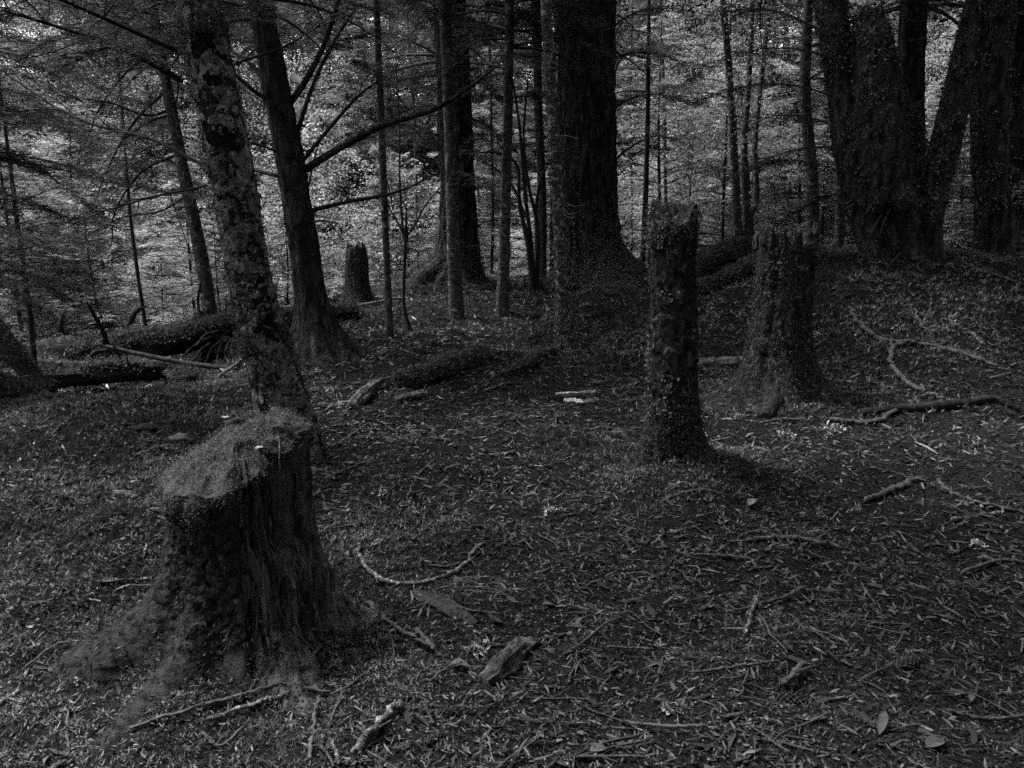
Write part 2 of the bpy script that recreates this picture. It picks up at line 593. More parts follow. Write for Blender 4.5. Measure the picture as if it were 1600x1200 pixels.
gl_ = rng.random(n) < 0.008  # a few pieces get a bright tint as painted glints
ti = np.where(gl_, rng.uniform(2, 5.5, n), ti)
L = np.where(gl_, L * .5, L)
W = np.where(gl_, W * .6, W)
bent_strips(g, rng, x, y, L, W, 0.28, ti, rng.uniform(0.000, 0.016, n) * np.clip(sz, 1, 1.8))
tag(g.build('forest_litter', M_litter), 'dark carpet of needles, bark crumbs and wood chips over the forest floor', 'litter', kind='stuff')

# moss tufts on the floor
rng = np.random.default_rng(12)
g = Geo()
n = 150000
x, y, r = scatter(rng, n, 1.2, 15.0, 0.82, 0.85)
mm = moss_mask(x, y) + rng.normal(0, 0.12, n)
k = mm > 0.42
x, y, r = x[k], y[k], r[k]
n = len(x)
sz = np.clip(r / 3.2, 0.75, 2.8) ** 0.85
z = hgt(x, y)
cl = vnoise(np.stack([x * 20, y * 20, 0 * x], -1))
mpatch = np.clip(1 + 1.1 * fbm(np.stack([x * 2.2, y * 2.2, 0 * x + 5], -1), 3), .4, 1.6)
for kk in range(3):
    a = rng.uniform(0, 2 * math.pi, n)
    e = rng.uniform(0.25, 1.2, n)
    D = np.stack([np.cos(a) * np.cos(e), np.sin(a) * np.cos(e), np.sin(e)], -1)
    Nn = rng.normal(0, 1, (n, 3)) + np.array([0, 0, 0.5])
    leaf_quads(g, np.stack([x + rng.normal(0, .006, n), y + rng.normal(0, .006, n), z - 0.002 + cl * 0.022], -1), D, Nn,
               rng.uniform(0.012, 0.03, n) * sz, rng.uniform(0.004, 0.008, n) * sz, np.exp(rng.normal(-0.1, 0.3, n)) * (0.3 + 1.3 * cl) * mpatch)
tag(g.build('moss_carpet', M_moss), 'feathery moss cushions spread over the floor and around the stumps', 'moss', kind='stuff')

# ------------------------------------------------------------------ trunks, stumps, crowns
UPZ = np.array([0, 0, 1.0])


def pxr(w, P):
    """radius in metres of something w photo pixels wide standing at P"""
    d = ray(800, 600)
    depth = float(np.dot(np.asarray(P) - CAM, d))
    return w / 2.0 / F * depth


def trunk_grid(pts, rad, seg=40, rings=120, amp=0.06, fth=5.0, fz=1.5, flare=0.0, fh=0.25, lobes=(), seed=0, pw=4, base_s=0.0, lump=0.05):
    P = spline(pts, rings)
    R = spline(np.asarray(rad, float)[:, None], rings)[:, 0]
    T, B, C = frames(P[None])
    B, C = B[0], C[0]
    a = np.arange(seg) / seg * 2 * math.pi
    dr = B[:, None, :] * np.cos(a)[None, :, None] + C[:, None, :] * np.sin(a)[None, :, None]
    az = np.arctan2(dr[..., 1], dr[..., 0])
    s = np.concatenate([[0], np.cumsum(np.linalg.norm(np.diff(P, axis=0), axis=1))]) - base_s
    S = s[:, None] + 0 * az
    q = np.stack([np.cos(az) * fth, np.sin(az) * fth, S * fz], -1) + seed * 7.1
    q2 = np.stack([np.cos(az) * 1.1, np.sin(az) * 1.1, S * 1.2], -1) + seed * 3.3
    k = 1 + amp * (1.2 * fbm(q, 4, 0.6) + 2.2 * np.abs(fbm(q * 1.3 + 40, 3, 0.55)) - .5) + lump * 2 * fbm(q2, 2)
    Rg = R[:, None] * k
    if flare:
        e = np.exp(-np.maximum(S, -0.1) / fh)
        lb = 0.45 * np.ones_like(az)
        for la, lw in lobes:
            lb = lb + lw * np.maximum(0, np.cos(az - math.radians(la))) ** pw
        Rg = Rg + flare * e * lb * (1 + 0.5 * fbm(q * 0.8, 2))
    V = P[:, None, :] + dr * Rg[..., None]
    return V, dr, P, R


def trunk_geo(V, P, tint=1.0, cap=True):
    r, s, _ = V.shape
    g = Geo()
    g.add(V.reshape(-1, 3), grid_faces(r, s), tint)
    if cap:
        g.add(np.vstack([V[-1], P[-1:]]), np.array([[j, (j + 1) % s, s] for j in range(s)]), tint)
    return g


def flakes(geo, rng, V, dr, n, L, W, out=0.004, weight=None, hang=0.5, tint=(0.6, 1.5), curl=0.6, mi=0, clump=0.0):
    """small leaf scales clinging to a trunk surface grid"""
    r, s, _ = V.shape
    if weight is None:
        w = np.ones((r, s))
    else:
        w = np.maximum(weight, 0)
    p = (w / w.sum()).ravel()
    if clump:
        m_ = max(1, n // 16)
        i = rng.choice(r * s, m_, p=p)[rng.integers(0, m_, n)]
        o = rng.normal(0, 1, (n, 3)) * clump * rng.uniform(.3, 1, (n, 1))
        Nn = dr.reshape(-1, 3)[i]
        o = o - (o * Nn).sum(-1, keepdims=True) * Nn
        P = V.reshape(-1, 3)[i] + o
    else:
        i = rng.choice(r * s, n, p=p)
        P = V.reshape(-1, 3)[i] + rng.normal(0, 0.012, (n, 3))
    Nn = dr.reshape(-1, 3)[i]
    D = nrm(rng.normal(0, 1, (n, 3)) - Nn * 0.2)
    D = nrm(D - (D * Nn).sum(-1, keepdims=True) * Nn * 0.7 - UPZ * hang + Nn * curl * rng.random((n, 1)))
    leaf_quads(geo, P + Nn * out, D, Nn + rng.normal(0, 0.5, (n, 3)), rng.uniform(*L, n), rng.uniform(*W, n), rng.uniform(*tint, n), mi, pos=0.55)


def extend(pts, rad, H, top=0.35, bend=0.5):
    """carry a trunk on above the picture to height H"""
    pts, rad = list(pts), list(rad)
    d = nrm(pts[-1] - pts[-2])
    z0 = pts[-1][2]
    r0 = rad[-1]
    steps = max(2, int((H - z0) / 1.5))
    p = pts[-1].copy()
    for k in range(1, steps + 1):
        dd = nrm(d * (1 - bend * k / steps) + UPZ * bend * k / steps)
        p = p + dd * (H - z0) / steps
        pts.append(p.copy())
        rad.append(r0 * (1 - (1 - top) * k / steps))
    return pts, rad


class Tree:
    pass


def make_tree(name, label, px, w, H, m, Y=None, seg=32, rings=140, flare=0.0, fh=0.25, lobes=(), amp=0.05, fth=5, fz=1.2, seed=0, group=None, leanY=0.0, lump=0.04, cat='tree', pw=4):
    t = Tree()
    if Y is None:
        b = ground(*px[0])
    else:
        b = at(*px[0], Y)
        b[2] = hgt(b[0], b[1])
    t.base = b
    t.Y = b[1]
    pts = [b - np.array([0, 0, 0.15]), b + np.array([0, 0, 0.02])]
    n = len(px)
    for i in range(1, n):
        pts.append(at(*px[i], t.Y + leanY * i / (n - 1)))
    # skip a first point that fell under the base height
    pts = pts[:2] + [p for p in pts[2:] if p[2] > b[2] + 0.15]
    rad = [pxr(w[0], b)] * 2
    ww = np.interp(np.linspace(0, 1, max(2, n)), np.linspace(0, 1, len(w)), w)
    rad += [pxr(ww[n - (len(pts) - 2) + i], pts[2 + i]) for i in range(len(pts) - 2)]
    pts, rad = extend(pts, rad, H)
    t.pts, t.rad = pts, rad
    t.root = thing(name, label, cat, b, group)
    # denser rings in the seen part
    V, dr, P, R = trunk_grid(np.array(pts), rad, seg, rings, amp, fth, fz, flare, fh, lobes, seed, pw=pw, base_s=0.15, lump=lump)
    t.V, t.dr, t.P, t.R = V, dr, P, R
    t.trunk = trunk_geo(V, P).build('trunk', m, t.root, smooth=True)
    return t


def tp(t, z):
    """point and radius on the trunk axis at height z"""
    i = int(np.argmin(np.abs(t.P[:, 2] - z)))
    return t.P[i], t.R[i]


def px_path(pts, Y0, Y1):
    n = len(pts)
    return [at(p[0], p[1], Y0 + (Y1 - Y0) * i / (n - 1)) for i, p in enumerate(pts)]


def add_limb(t, pts, w, dY, seed=0, m=None, sub=0):
    """a limb drawn through photo points, leaving the trunk and coming nearer or going farther by dY"""
    P = px_path(pts, t.Y, t.Y + dY)
    rad = [pxr(x, P[0]) for x in w]
    g = stick_geo(P, rad, 8, len(pts) * 8, 0.10, 1.0, seed)
    if sub:
        r = np.random.default_rng(seed + 99)
        Q = spline(P, 40)
        for k in range(sub):
            i = r.integers(8, 39)
            d = nrm(Q[min(i + 1, 39)] - Q[i - 1])
            s = nrm(d * 0.8 + r.normal(0, 0.7, 3))
            ln = r.uniform(0.15, 0.5)
            c = [Q[i], Q[i] + s * ln * 0.5 + r.normal(0, .02, 3), Q[i] + s * ln - UPZ * 0.05]
            tubes(g, spline(c, 6)[None], np.linspace(0.005, 0.0015, 6)[None], 4)
    return g.build('branch', m or M_bark, t.root, smooth=True)


def crown_part(t, gw, gl, mneedle=None):
    if gl.n:
        o = gl.build('crown', mneedle or M_needle, t.root)
        o['kind'] = 'stuff'
        if gw.n:
            gw.build('twigs', M_twig, o, origin=t.root['_o'])['kind'] = 'stuff'
    return t


def canopy(t, gw, gl, rng, z0, z1, nb, ln, tw=0.15, tww=0.05, nl=10, nt=4, droop=0.1, down=0.15, bias=None, wr=0.016):
    S, E = [], []
    for k in range(nb):
        f = (k + rng.random()) / nb
        z = z0 + (z1 - z0) * f
        p, r = tp(t, z)
        a = rng.uniform(0, 2 * math.pi)
        if bias is not None and rng.random() < 0.5:
            a = math.radians(bias) + rng.normal(0, 0.7)
        l = ln * (1.08 - 0.75 * f) * rng.uniform(0.7, 1.15)
        S.append(p)
        E.append(p + np.array([math.cos(a) * l, math.sin(a) * l, -down * l + rng.normal(0, 0.08) * l]))
    boughs(gw, gl, rng, S, E, droop, nl, nt, tw, tww, wr=wr)


def px_boughs(t, gw, gl, rng, lst, dY=(-1.2, 0.6), **kw):
    S, E = [], []
    for (a, b) in lst:
        S.append(at(a[0], a[1], t.Y))
        E.append(at(b[0], b[1], t.Y + rng.uniform(*dY)))
    boughs(gw, gl, rng, S, E, **kw)


def knobs(t, n, z0, z1, rng, ln=(0.1, 0.35), r=0.006, m=None):
    """short dead side twigs, joined into one part"""
    g = Geo()
    for k in range(n):
        z = rng.uniform(z0, z1)
        p, rr = tp(t, z)
        a = rng.uniform(0, 2 * math.pi)
        d = np.array([math.cos(a), math.sin(a), rng.normal(-0.1, 0.25)])
        l = rng.uniform(*ln)
        c = [p + d * rr * 0.7, p + d * (rr + l * 0.5), p + d * (rr + l) + np.array([0, 0, rng.normal(-0.06, 0.06)]) * l * 3]
        tubes(g, spline(c, 6)[None], np.linspace(r, r * 0.25, 6)[None], 4)
        if l > 0.2:
            for q in range(3):
                e = c[1] + (c[2] - c[1]) * rng.random()
                f = e + nrm(d + rng.normal(0, 0.7, 3)) * l * 0.4
                tubes(g, spline([e, f], 4)[None], np.linspace(r * 0.5, r * 0.2, 4)[None], 3)
    o = g.build('dead_twigs', m or M_twig, t.root)
    o['kind'] = 'stuff'
    return o


R2 = np.random.default_rng(21)

# leaning tree with pale lichen patches behind the front stump
lt = make_tree('lichen_tree', 'thick leaning trunk mottled with pale lichen patches, rising behind the mossy front stump',
               [(455, 700), (432, 600), (406, 500), (384, 400), (358, 250), (325, 80), (303, -20)], [88, 76, 68, 66, 66, 66, 64], 11.0, M_lichenbark,
               Y=5.35, seg=72, rings=320, amp=0.055, fth=7, fz=9, flare=0.05, fh=0.2, lobes=[(-60, .6), (170, .5)], seed=2, lump=0.06)
g = Geo()
wt = np.where(fbm(lt.V * 3.1 + 9, 3) > 0.10, 1.0, 0.06) * (lt.V[..., 2] < 4.5)
flakes(g, R2, lt.V, lt.dr, 2600, (0.012, 0.035), (0.010, 0.026), weight=wt, tint=(0.4, 1.3))
g.build('lichen_scales', M_lichen, lt.trunk, origin=lt.root['_o'])['kind'] = 'stuff'
g = Geo()
wt = np.where(fbm(lt.V * 2.2 + 31, 3) > 0.05, 1.0, 0.02) * (lt.V[..., 2] < 4.5)
i0 = np.argmin(np.abs(lt.V[..., 2].mean(1) - at(404, 530, 5.35)[2]))
wt[max(0, i0 - 5):i0 + 5] *= 4
flakes(g, R2, lt.V, lt.dr, 9000, (0.014, 0.035), (0.006, 0.012), weight=wt, tint=(0.3, 1.0), curl=1.2)
g.build('moss', M_moss, lt.trunk, origin=lt.root['_o'])['kind'] = 'stuff'
for i, (pp, w, dy) in enumerate([([(285, 128), (200, 80), (100, 45), (0, 15)], [9, 7, 5, 3], -0.6), ([(278, 80), (200, 45), (120, 10), (60, -15)], [8, 6, 4], -0.5),
                                 ([(312, 255), (230, 215), (120, 185), (0, 110)], [6, 5, 4, 2], 0.8), ([(325, 290), (230, 310), (150, 335), (95, 360)], [4, 3, 2], 0.5),
                                 ([(350, 110), (380, 95), (440, 75), (500, 40)], [5, 4, 2], 0.3)]):
    add_limb(lt, pp, w, dy, seed=40 + i, m=M_twig, sub=10)
gw, gl = Geo(), Geo()
px_boughs(lt, gw, gl, R2, [((300, 20), (90, -20)), ((290, -20), (180, 60)), ((330, 0), (430, 30)), ((285, 125), (130, 70)), ((150, 62), (40, 90)), ((200, 80), (90, 130)), ((230, 215), (120, 260)), ((120, 185), (20, 200)), ((280, 40), (200, 100))], dY=(-.8, .8), tw=0.06, tww=0.009, nl=22, nt=8, spread=.34)
canopy(lt, gw, gl, R2, 4.6, 10.6, 14, 2.6, bias=-100)
canopy(lt, gw, gl, R2, 5.8, 10.0, 26, 4.2, bias=-15)  # long boughs out of view, added to shade the floor at right
crown_part(lt, gw, gl)

# dark conifer with the long up-sweeping limbs
t2 = make_tree('conifer_tree', 'dark straight conifer with bare limbs sweeping up beside the lichen tree', [(497, 548), (482, 440), (458, 280), (428, 120), (404, -10)], [50, 46, 44, 40, 36], 13.0, M_bark,
               seg=80, rings=320, amp=0.075, fth=8, fz=3.5, flare=0.22, fh=0.22, lobes=[(-20, 1.2), (-160, .9), (-90, .5), (60, .6)], seed=3)
for i, (pp, w, dy, sb) in enumerate([([(472, 268), (530, 232), (600, 196), (690, 165), (775, 105)], [13, 11, 9, 7, 4], -0.4, 14), ([(447, 170), (478, 125), (510, 60), (533, -15)], [12, 10, 8, 6], 0.3, 8),
                                     ([(462, 215), (490, 130), (525, 60), (560, 5)], [8, 6, 4], 1.0, 8), ([(470, 255), (515, 200), (560, 150), (600, 120)], [7, 5, 3], -0.8, 8),
                                     ([(483, 330), (540, 316), (620, 300), (690, 268)], [8, 6, 4, 2], 0.5, 10), ([(436, 275), (405, 268), (372, 262)], [7, 5, 3], 0.2, 2),
                                     ([(415, 125), (385, 95), (345, 70)], [9, 7, 4], 0.6, 4), ([(425, 160), (392, 138), (350, 100)], [9, 6, 4], -0.3, 4),
                                     ([(450, 245), (400, 225), (340, 215)], [5, 3, 2], -0.5, 6), ([(475, 355), (500, 345), (530, 350)], [5, 3, 2], -.3, 3)]):
    add_limb(t2, pp, w, dy, seed=60 + i, sub=sb)
gw, gl = Geo(), Geo()
px_boughs(t2, gw, gl, R2, [((690, 165), (560, 225)), ((640, 180), (560, 100)), ((600, 196), (690, 235)), ((520, 40), (600, 20)), ((500, 90), (570, 60)), ((470, 60), (540, -10)), ((430, 60), (360, 20)),
                           ((690, 270), (760, 300)), ((560, 150), (620, 110))], dY=(-.8, .8), tw=0.075, tww=0.012, nl=18, nt=8, spread=0.36)
canopy(t2, gw, gl, R2, 3.5, 5.0, 22, 2.4, tw=.085, tww=.014, nl=20, nt=8)
canopy(t2, gw, gl, R2, 5.2, 12.6, 16, 2.4)
crown_part(t2, gw, gl)

# thin leaning conifer with drooping boughs
t3 = make_tree('conifer_tree', 'thin dark leaning conifer with drooping boughs behind the fallen log', [(336, 503), (314, 400), (285, 260), (258, 120), (235, -15)], [24, 21, 18, 16, 14], 10.0, M_bark_thin, Y=10.8, seg=24, rings=120, flare=0.03, seed=4, amp=0.05)
gw, gl = Geo(), Geo()
px_boughs(t3, gw, gl, R2, [((250, 95), (120, 290)), ((265, 180), (95, 385)), ((275, 225), (130, 345)), ((285, 260), (170, 300)), ((245, 60), (160, 60)), ((262, 150), (370, 190)), ((240, 20), (100, 110)), ((255, 110), (60, 190)),
                           ((270, 190), (190, 250)), ((300, 310), (240, 340)), ((290, 280), (340, 330))], dY=(-1.6, 1.0), tw=0.09, tww=0.014, nl=24, nt=8, spread=0.3, droop=0.16, wr=0.012)
canopy(t3, gw, gl, R2, 3.4, 5.2, 22, 2.2, tw=.09, tww=.015, nl=18, nt=8)
canopy(t3, gw, gl, R2, 5.2, 9.8, 12, 1.8)
crown_part(t3, gw, gl)
knobs(t3, 60, 0.5, 4.2, R2, (0.3, 1.5))
for i, (pp, w) in enumerate([([(262, 140), (210, 190), (170, 260), (150, 310)], [5, 4, 2]), ([(270, 170), (230, 180), (170, 160), (100, 150)], [5, 4, 2]), ([(280, 240), (220, 270), (180, 330), (175, 380)], [5, 3, 2]), ([(300, 300), (250, 330), (190, 340), (130, 370)], [4, 3, 2]), ([(250, 80), (200, 110), (150, 180), (140, 230)], [5, 4, 2])]):
    add_limb(t3, pp, w, -.6 + .3 * i, seed=500 + i, m=M_twig, sub=12)

# slim pole tree with banded bark
t4 = make_tree('slim_tree', 'slim pale-banded pole trunk on the rise, left of the forked sapling', [(609, 528), (604, 400), (596, 200), (587, -10)], [12, 11, 11, 10], 9.0, M_bark_thin, seg=20, rings=120, amp=0.03, flare=0.01, seed=5)
gw, gl = Geo(), Geo()
canopy(t4, gw, gl, R2, 4.2, 8.8, 24, 1.6)
crown_part(t4, gw, gl)
g = Geo()
flakes(g, R2, t4.V, t4.dr, 900, (0.012, 0.035), (0.012, 0.028), weight=(fbm(t4.V * 4 + 6, 3) > 0.08) * (t4.V[..., 2] < 5.) + .001, tint=(0.4, 1.2), clump=.05)
g.build('lichen_scales', M_lichen, t4.trunk, origin=t4.root['_o'])['kind'] = 'stuff'
knobs(t4, 10, 1.0, 4.0, R2, (0.1, 0.3), 0.004)

# forked sapling
t5 = make_tree('forked_sapling', 'thin sapling that forks into a Y just right of the slim pole tree', [(640, 516), (631, 470), (634, 370)], [6, 5, 5], 1.75, M_twig, seg=10, rings=40, seed=6, amp=0.04)
Ys = t5.Y
for i, pp in enumerate([[(634, 372), (620, 345), (607, 322), (602, 300)], [(634, 372), (650, 348), (664, 322), (690, 290)], [(632, 380), (625, 300), (624, 200), (618, 90)]]):
    add_limb(t5, pp, [4, 3, 2], 0.2 * i, seed=80 + i, m=M_twig, sub=5)

# big tree with a flared base, centre left
t6 = make_tree('large_conifer', 'large dark trunk with wide flared root base behind the slim mottled trunk', [(708, 462), (716, 380), (713, 250), (708, 120), (700, -10)], [62, 56, 54, 52, 50], 15.0, M_bark, Y=12.9, seg=120, rings=320, amp=0.08, fth=8, fz=2.2,
               flare=0.46, fh=0.24, lobes=[(195, .55), (-25, .45), (-100, .15)], seed=7, pw=2)
g = Geo()
wt = np.exp(-np.maximum(0, t6.V[..., 2] - t6.base[2]) / 0.35) * (t6.V[..., 2] > t6.base[2] - .05) + 0.004 * (t6.V[..., 2] < 5)
flakes(g, R2, t6.V, t6.dr, 10000, (0.02, 0.05), (0.008, 0.016), weight=wt, tint=(0.6, 1.4), curl=1.0)
g.build('moss', M_moss, t6.trunk, origin=t6.root['_o'])['kind'] = 'stuff'
gw, gl = Geo(), Geo()
px_boughs(t6, gw, gl, R2, [((700, 120), (520, 190)), ((690, 90), (520, 60)), ((700, 215), (560, 235)), ((705, 60), (600, 10)), ((715, 100), (790, 160)), ((712, 180), (800, 235)), ((700, 30), (770, 60)), ((690, 150), (600, 130))],
          dY=(-1.5, .5), tw=0.11, tww=0.018, nl=22, nt=8, spread=0.34, wr=0.016)
canopy(t6, gw, gl, R2, 3.9, 6.0, 26, 2.8, tw=.11, tww=.018, nl=20, nt=8)
canopy(t6, gw, gl, R2, 5.5, 14.5, 40, 2.8)
crown_part(t6, gw, gl)

t7 = make_tree('slim_tree', 'slim trunk with ringed lichen bark standing in front of the flared trunk', [(714, 502), (709, 380), (703, 200), (694, -10)], [23, 21, 19, 18], 10.0, M_bark_thin, seg=32, rings=200, amp=0.05, fth=5, fz=10, flare=0.02, seed=8)
g = Geo()
flakes(g, R2, t7.V, t7.dr, 1200, (0.012, 0.03), (0.010, 0.024), weight=(fbm(t7.V * 4 + 3, 3) > 0.12) * (t7.V[..., 2] < 5.), tint=(0.4, 1.2))
g.build('lichen_scales', M_lichen, t7.trunk, origin=t7.root['_o'])['kind'] = 'stuff'
gw, gl = Geo(), Geo()
canopy(t7, gw, gl, R2, 5.0, 9.8, 12, 1.6)
crown_part(t7, gw, gl)
knobs(t7, 14, 1.0, 4.0, R2, (0.1, 0.4), 0.005)

t8 = make_tree('pole_tree', 'straight slender dark trunk between the flared trunk and the biggest trunk', [(785, 490), (789, 350), (793, 200), (797, -10)], [19, 17, 15, 13], 11.0, M_bark_thin, seg=24, rings=140, amp=0.04, flare=0.02, seed=9)
gw, gl = Geo(), Geo()
px_boughs(t8, gw, gl, R2, [((800, 60), (650, 40)), ((795, 110), (640, 130)), ((797, 20), (860, 60)), ((793, 160), (850, 150)), ((795, 90), (860, 110)), ((792, 210), (730, 240))], dY=(-1, .8), tw=0.10, tww=0.016, nl=20, nt=8)
canopy(t8, gw, gl, R2, 3.6, 5.2, 18, 1.8, tw=.09, tww=.015, nl=18, nt=8)
canopy(t8, gw, gl, R2, 4.6, 10.8, 20, 1.8)
crown_part(t8, gw, gl)
g = Geo()
flakes(g, R2, t8.V, t8.dr, 900, (0.012, 0.035), (0.012, 0.028), weight=(fbm(t8.V * 4 + 6, 3) > 0.08) * (t8.V[..., 2] < 5.) + .001, tint=(0.4, 1.2), clump=.05)
g.build('lichen_scales', M_lichen, t8.trunk, origin=t8.root['_o'])['kind'] = 'stuff'
knobs(t8, 26, 1.4, 4.5, R2, (0.15, 0.7))

t9 = make_tree('pole_tree', 'slender lichen-flecked trunk behind, next to the thin curved stems', [(846, 468), (847, 320), (841, 150), (838, -10)], [15, 14, 13, 13], 10.0, M_bark_thin, Y=12.6, seg=20, rings=120, amp=0.05, seed=10)
gw, gl = Geo(), Geo()
px_boughs(t9, gw, gl, R2, [((840, 120), (720, 150)), ((838, 40), (760, 10)), ((842, 230), (760, 250)), ((840, 90), (890, 60))], dY=(-1, .8), tw=0.10, tww=0.016, nl=20, nt=8)
canopy(t9, gw, gl, R2, 4.9, 9.8, 24, 2.0)
crown_part(t9, gw, gl)
g = Geo()
flakes(g, R2, t9.V, t9.dr, 900, (0.012, 0.035), (0.012, 0.028), weight=(fbm(t9.V * 4 + 6, 3) > 0.08) * (t9.V[..., 2] < 5.) + .001, tint=(0.4, 1.2), clump=.05)
g.build('lichen_scales', M_lichen, t9.trunk, origin=t9.root['_o'])['kind'] = 'stuff'
knobs(t9, 20, 1.4, 4.5, R2, (0.15, 0.6))

t10 = make_tree('slim_tree', 'slender leaning trunk with shaggy lichen in front of the biggest trunk', [(880, 543), (877, 430), (870, 280), (860, 120), (852, -10)], [21, 20, 19, 18, 17], 9.0, M_slimlichen, seg=36, rings=240, amp=0.09, fth=4, fz=9, flare=0.02, seed=11)
g = Geo()
flakes(g, R2, t10.V, t10.dr, 2600, (0.015, 0.04), (0.012, 0.03), weight=((fbm(t10.V * 3 + 8, 3) > 0.0) + .1) * (t10.V[..., 2] < 4.6), tint=(0.3, 1.2), curl=1.0)
g.build('lichen_scales', M_lichen, t10.trunk, origin=t10.root['_o'])['kind'] = 'stuff'
gw, gl = Geo(), Geo()
canopy(t10, gw, gl, R2, 5.4, 8.8, 10, 1.4)
crown_part(t10, gw, gl)
for i, pp in enumerate([[(872, 315), (890, 335), (908, 328)], [(872, 320), (885, 338), (900, 340)], [(872, 310), (895, 322), (915, 320)], [(868, 215), (885, 212), (905, 218)]]):
    add_limb(t10, pp, [3, 2, 1.5], -0.3, seed=90 + i, m=M_stick)

t11 = make_tree('large_conifer', 'biggest upright trunk with deeply furrowed bark and mossy flared foot', [(926, 462), (921, 350), (917, 200), (916, 80), (916, -10)], [98, 88, 88, 87, 86], 17.0, M_bark, Y=12.2, seg=140, rings=320, amp=0.085, fth=11, fz=2.2,
                flare=0.30, fh=0.20, lobes=[(-30, 2.2), (-80, .5), (200, .6), (100, .5)], seed=12, pw=4)
g = Geo()
wt = np.exp(-np.maximum(0, t11.V[..., 2] - t11.base[2]) / 0.35) * (t11.V[..., 2] > t11.base[2] - .05) + 0.01 * (t11.V[..., 2] < 5.5) * (fbm(t11.V * 2, 3) > .1)
flakes(g, R2, t11.V, t11.dr, 16000, (0.02, 0.05), (0.010, 0.02), weight=wt, tint=(1.0, 2.0), curl=1.2)
g.build('moss', M_moss, t11.trunk, origin=t11.root['_o'])['kind'] = 'stuff'
gw, gl = Geo(), Geo()
px_boughs(t11, gw, gl, R2, [((960, 40), (1075, 20)), ((960, 90), (1090, 120)), ((958, 170), (1080, 165)), ((955, 255), (1060, 225)), ((880, 20), (800, -10)), ((958, 135), (1040, 85))], dY=(-.6, 2), tw=0.11, tww=0.018, nl=20, nt=8, wr=0.014)
canopy(t11, gw, gl, R2, 3.9, 6.0, 24, 2.8, tw=.11, tww=.018, nl=20, nt=8)
canopy(t11, gw, gl, R2, 5.5, 16.5, 44, 3.0)
crown_part(t11, gw, gl)

# thin curved stems springing from one foot
b = ground(830, 456)
t = Tree()
t.base, t.Y = b, b[1]
t.root = thing('multi_stem_shrub', 'clump of thin dark curved stems between the slender poles, bare of leaves', 'shrub', b)
for i, (pp, w) in enumerate([([(834, 462), (826, 390), (812, 320), (808, 260), (780, 240), (748, 238)], [9, 7, 5, 4, 2]), ([(836, 462), (830, 380), (820, 300), (812, 200), (800, 120)], [8, 6, 5, 3]),
                             ([(838, 460), (840, 360), (826, 290), (818, 220), (825, 120)], [8, 6, 4, 3]), ([(840, 455), (838, 330), (846, 280), (862, 240), (880, 200)], [6, 5, 4, 2]),
                             ([(822, 330), (800, 290), (772, 262), (745, 250)], [5, 4, 3, 1.5])]):
    P = px_path(pp, b[1], b[1] + 0.25 * (i - 2))
    P[0][2] -= 0.1
    stick_geo(P, [pxr(x, b) for x in w], 8, 40, 0.08, 1.0, 100 + i).build('stem', M_twig, t.root, smooth=True)

# thin trunks farther back
POLES = [([(1003, 442), (1008, 330), (1012, 190), (1013, 90)], 9, 14.0, 'thin dark trunk standing alone just right of the biggest trunk'),
         ([(1040, 400), (1040, 300), (1038, 160), (1034, 60)], 6, 17.0, 'thin pole directly above the tall post stump, seen against bright leaves'),
         ([(745, 440), (748, 330), (744, 200), (740, 60)], 4, 18.0, 'hair-thin pole just right of the flared trunk'),
         ([(768, 440), (770, 330), (768, 200), (765, 80)], 5, 16.0, 'thin dark pole left of the straight slender trunk'),
         ([(862, 440), (862, 330), (866, 200), (868, 60)], 6, 16.0, 'thin pole glimpsed between the slender trunk and the biggest trunk'),
         ([(1128, 400), (1130, 330), (1134, 230), (1138, 120)], 5, 15.0, 'thin stem left of the multi-trunk tree on the rise'),
         ([(448, 470), (442, 400), (436, 300), (432, 150)], 8, 18.0, 'thin pole seen left of the dark conifer among bright leaves'),
         ([(230, 510), (214, 420), (203, 330), (196, 240)], 6, 11.5, 'thin slanting sapling stem among bright leaves behind the fallen log'),
         ([(985, 420), (988, 330), (985, 200), (987, 60)], 4, 19.0, 'hair-thin pole hugging the edge of the biggest trunk'),
         ([(1312, 380), (1313, 250), (1310, 120), (1306, 20)], 15, 13.0, 'straight thin trunk close to the left side of the leafy double trunk'),
         ([(1272, 360), (1268, 270), (1258, 150), (1262, 40)], 20, 12.5, 'dim trunk rising directly behind the broad stump'),
         ([(655, 455), (652, 350), (648, 200), (640, 80)], 5, 18.0, 'thin pole just left of the flared trunk, among bright leaves')]
for i, (pp, w, Yd, lab) in enumerate(POLES):
    tt = make_tree('thin_tree', lab, pp, [w, w * .9, w * .75], 7.5, M_twig if w < 10 else M_bark_thin, Y=Yd, seg=10 if w < 10 else 20, rings=70, amp=0.04, seed=30 + i, group='thin trunks in the middle distance')
    knobs(tt, 26, tt.base[2] + 0.8, 5.5, R2, (0.15, 0.7), 0.005)
    gw, gl = Geo(), Geo()
    canopy(tt, gw, gl, R2, 3.6, 7.2, 14, 1.5, tw=0.09, tww=0.016, nl=12, nt=5)
    crown_part(tt, gw, gl)

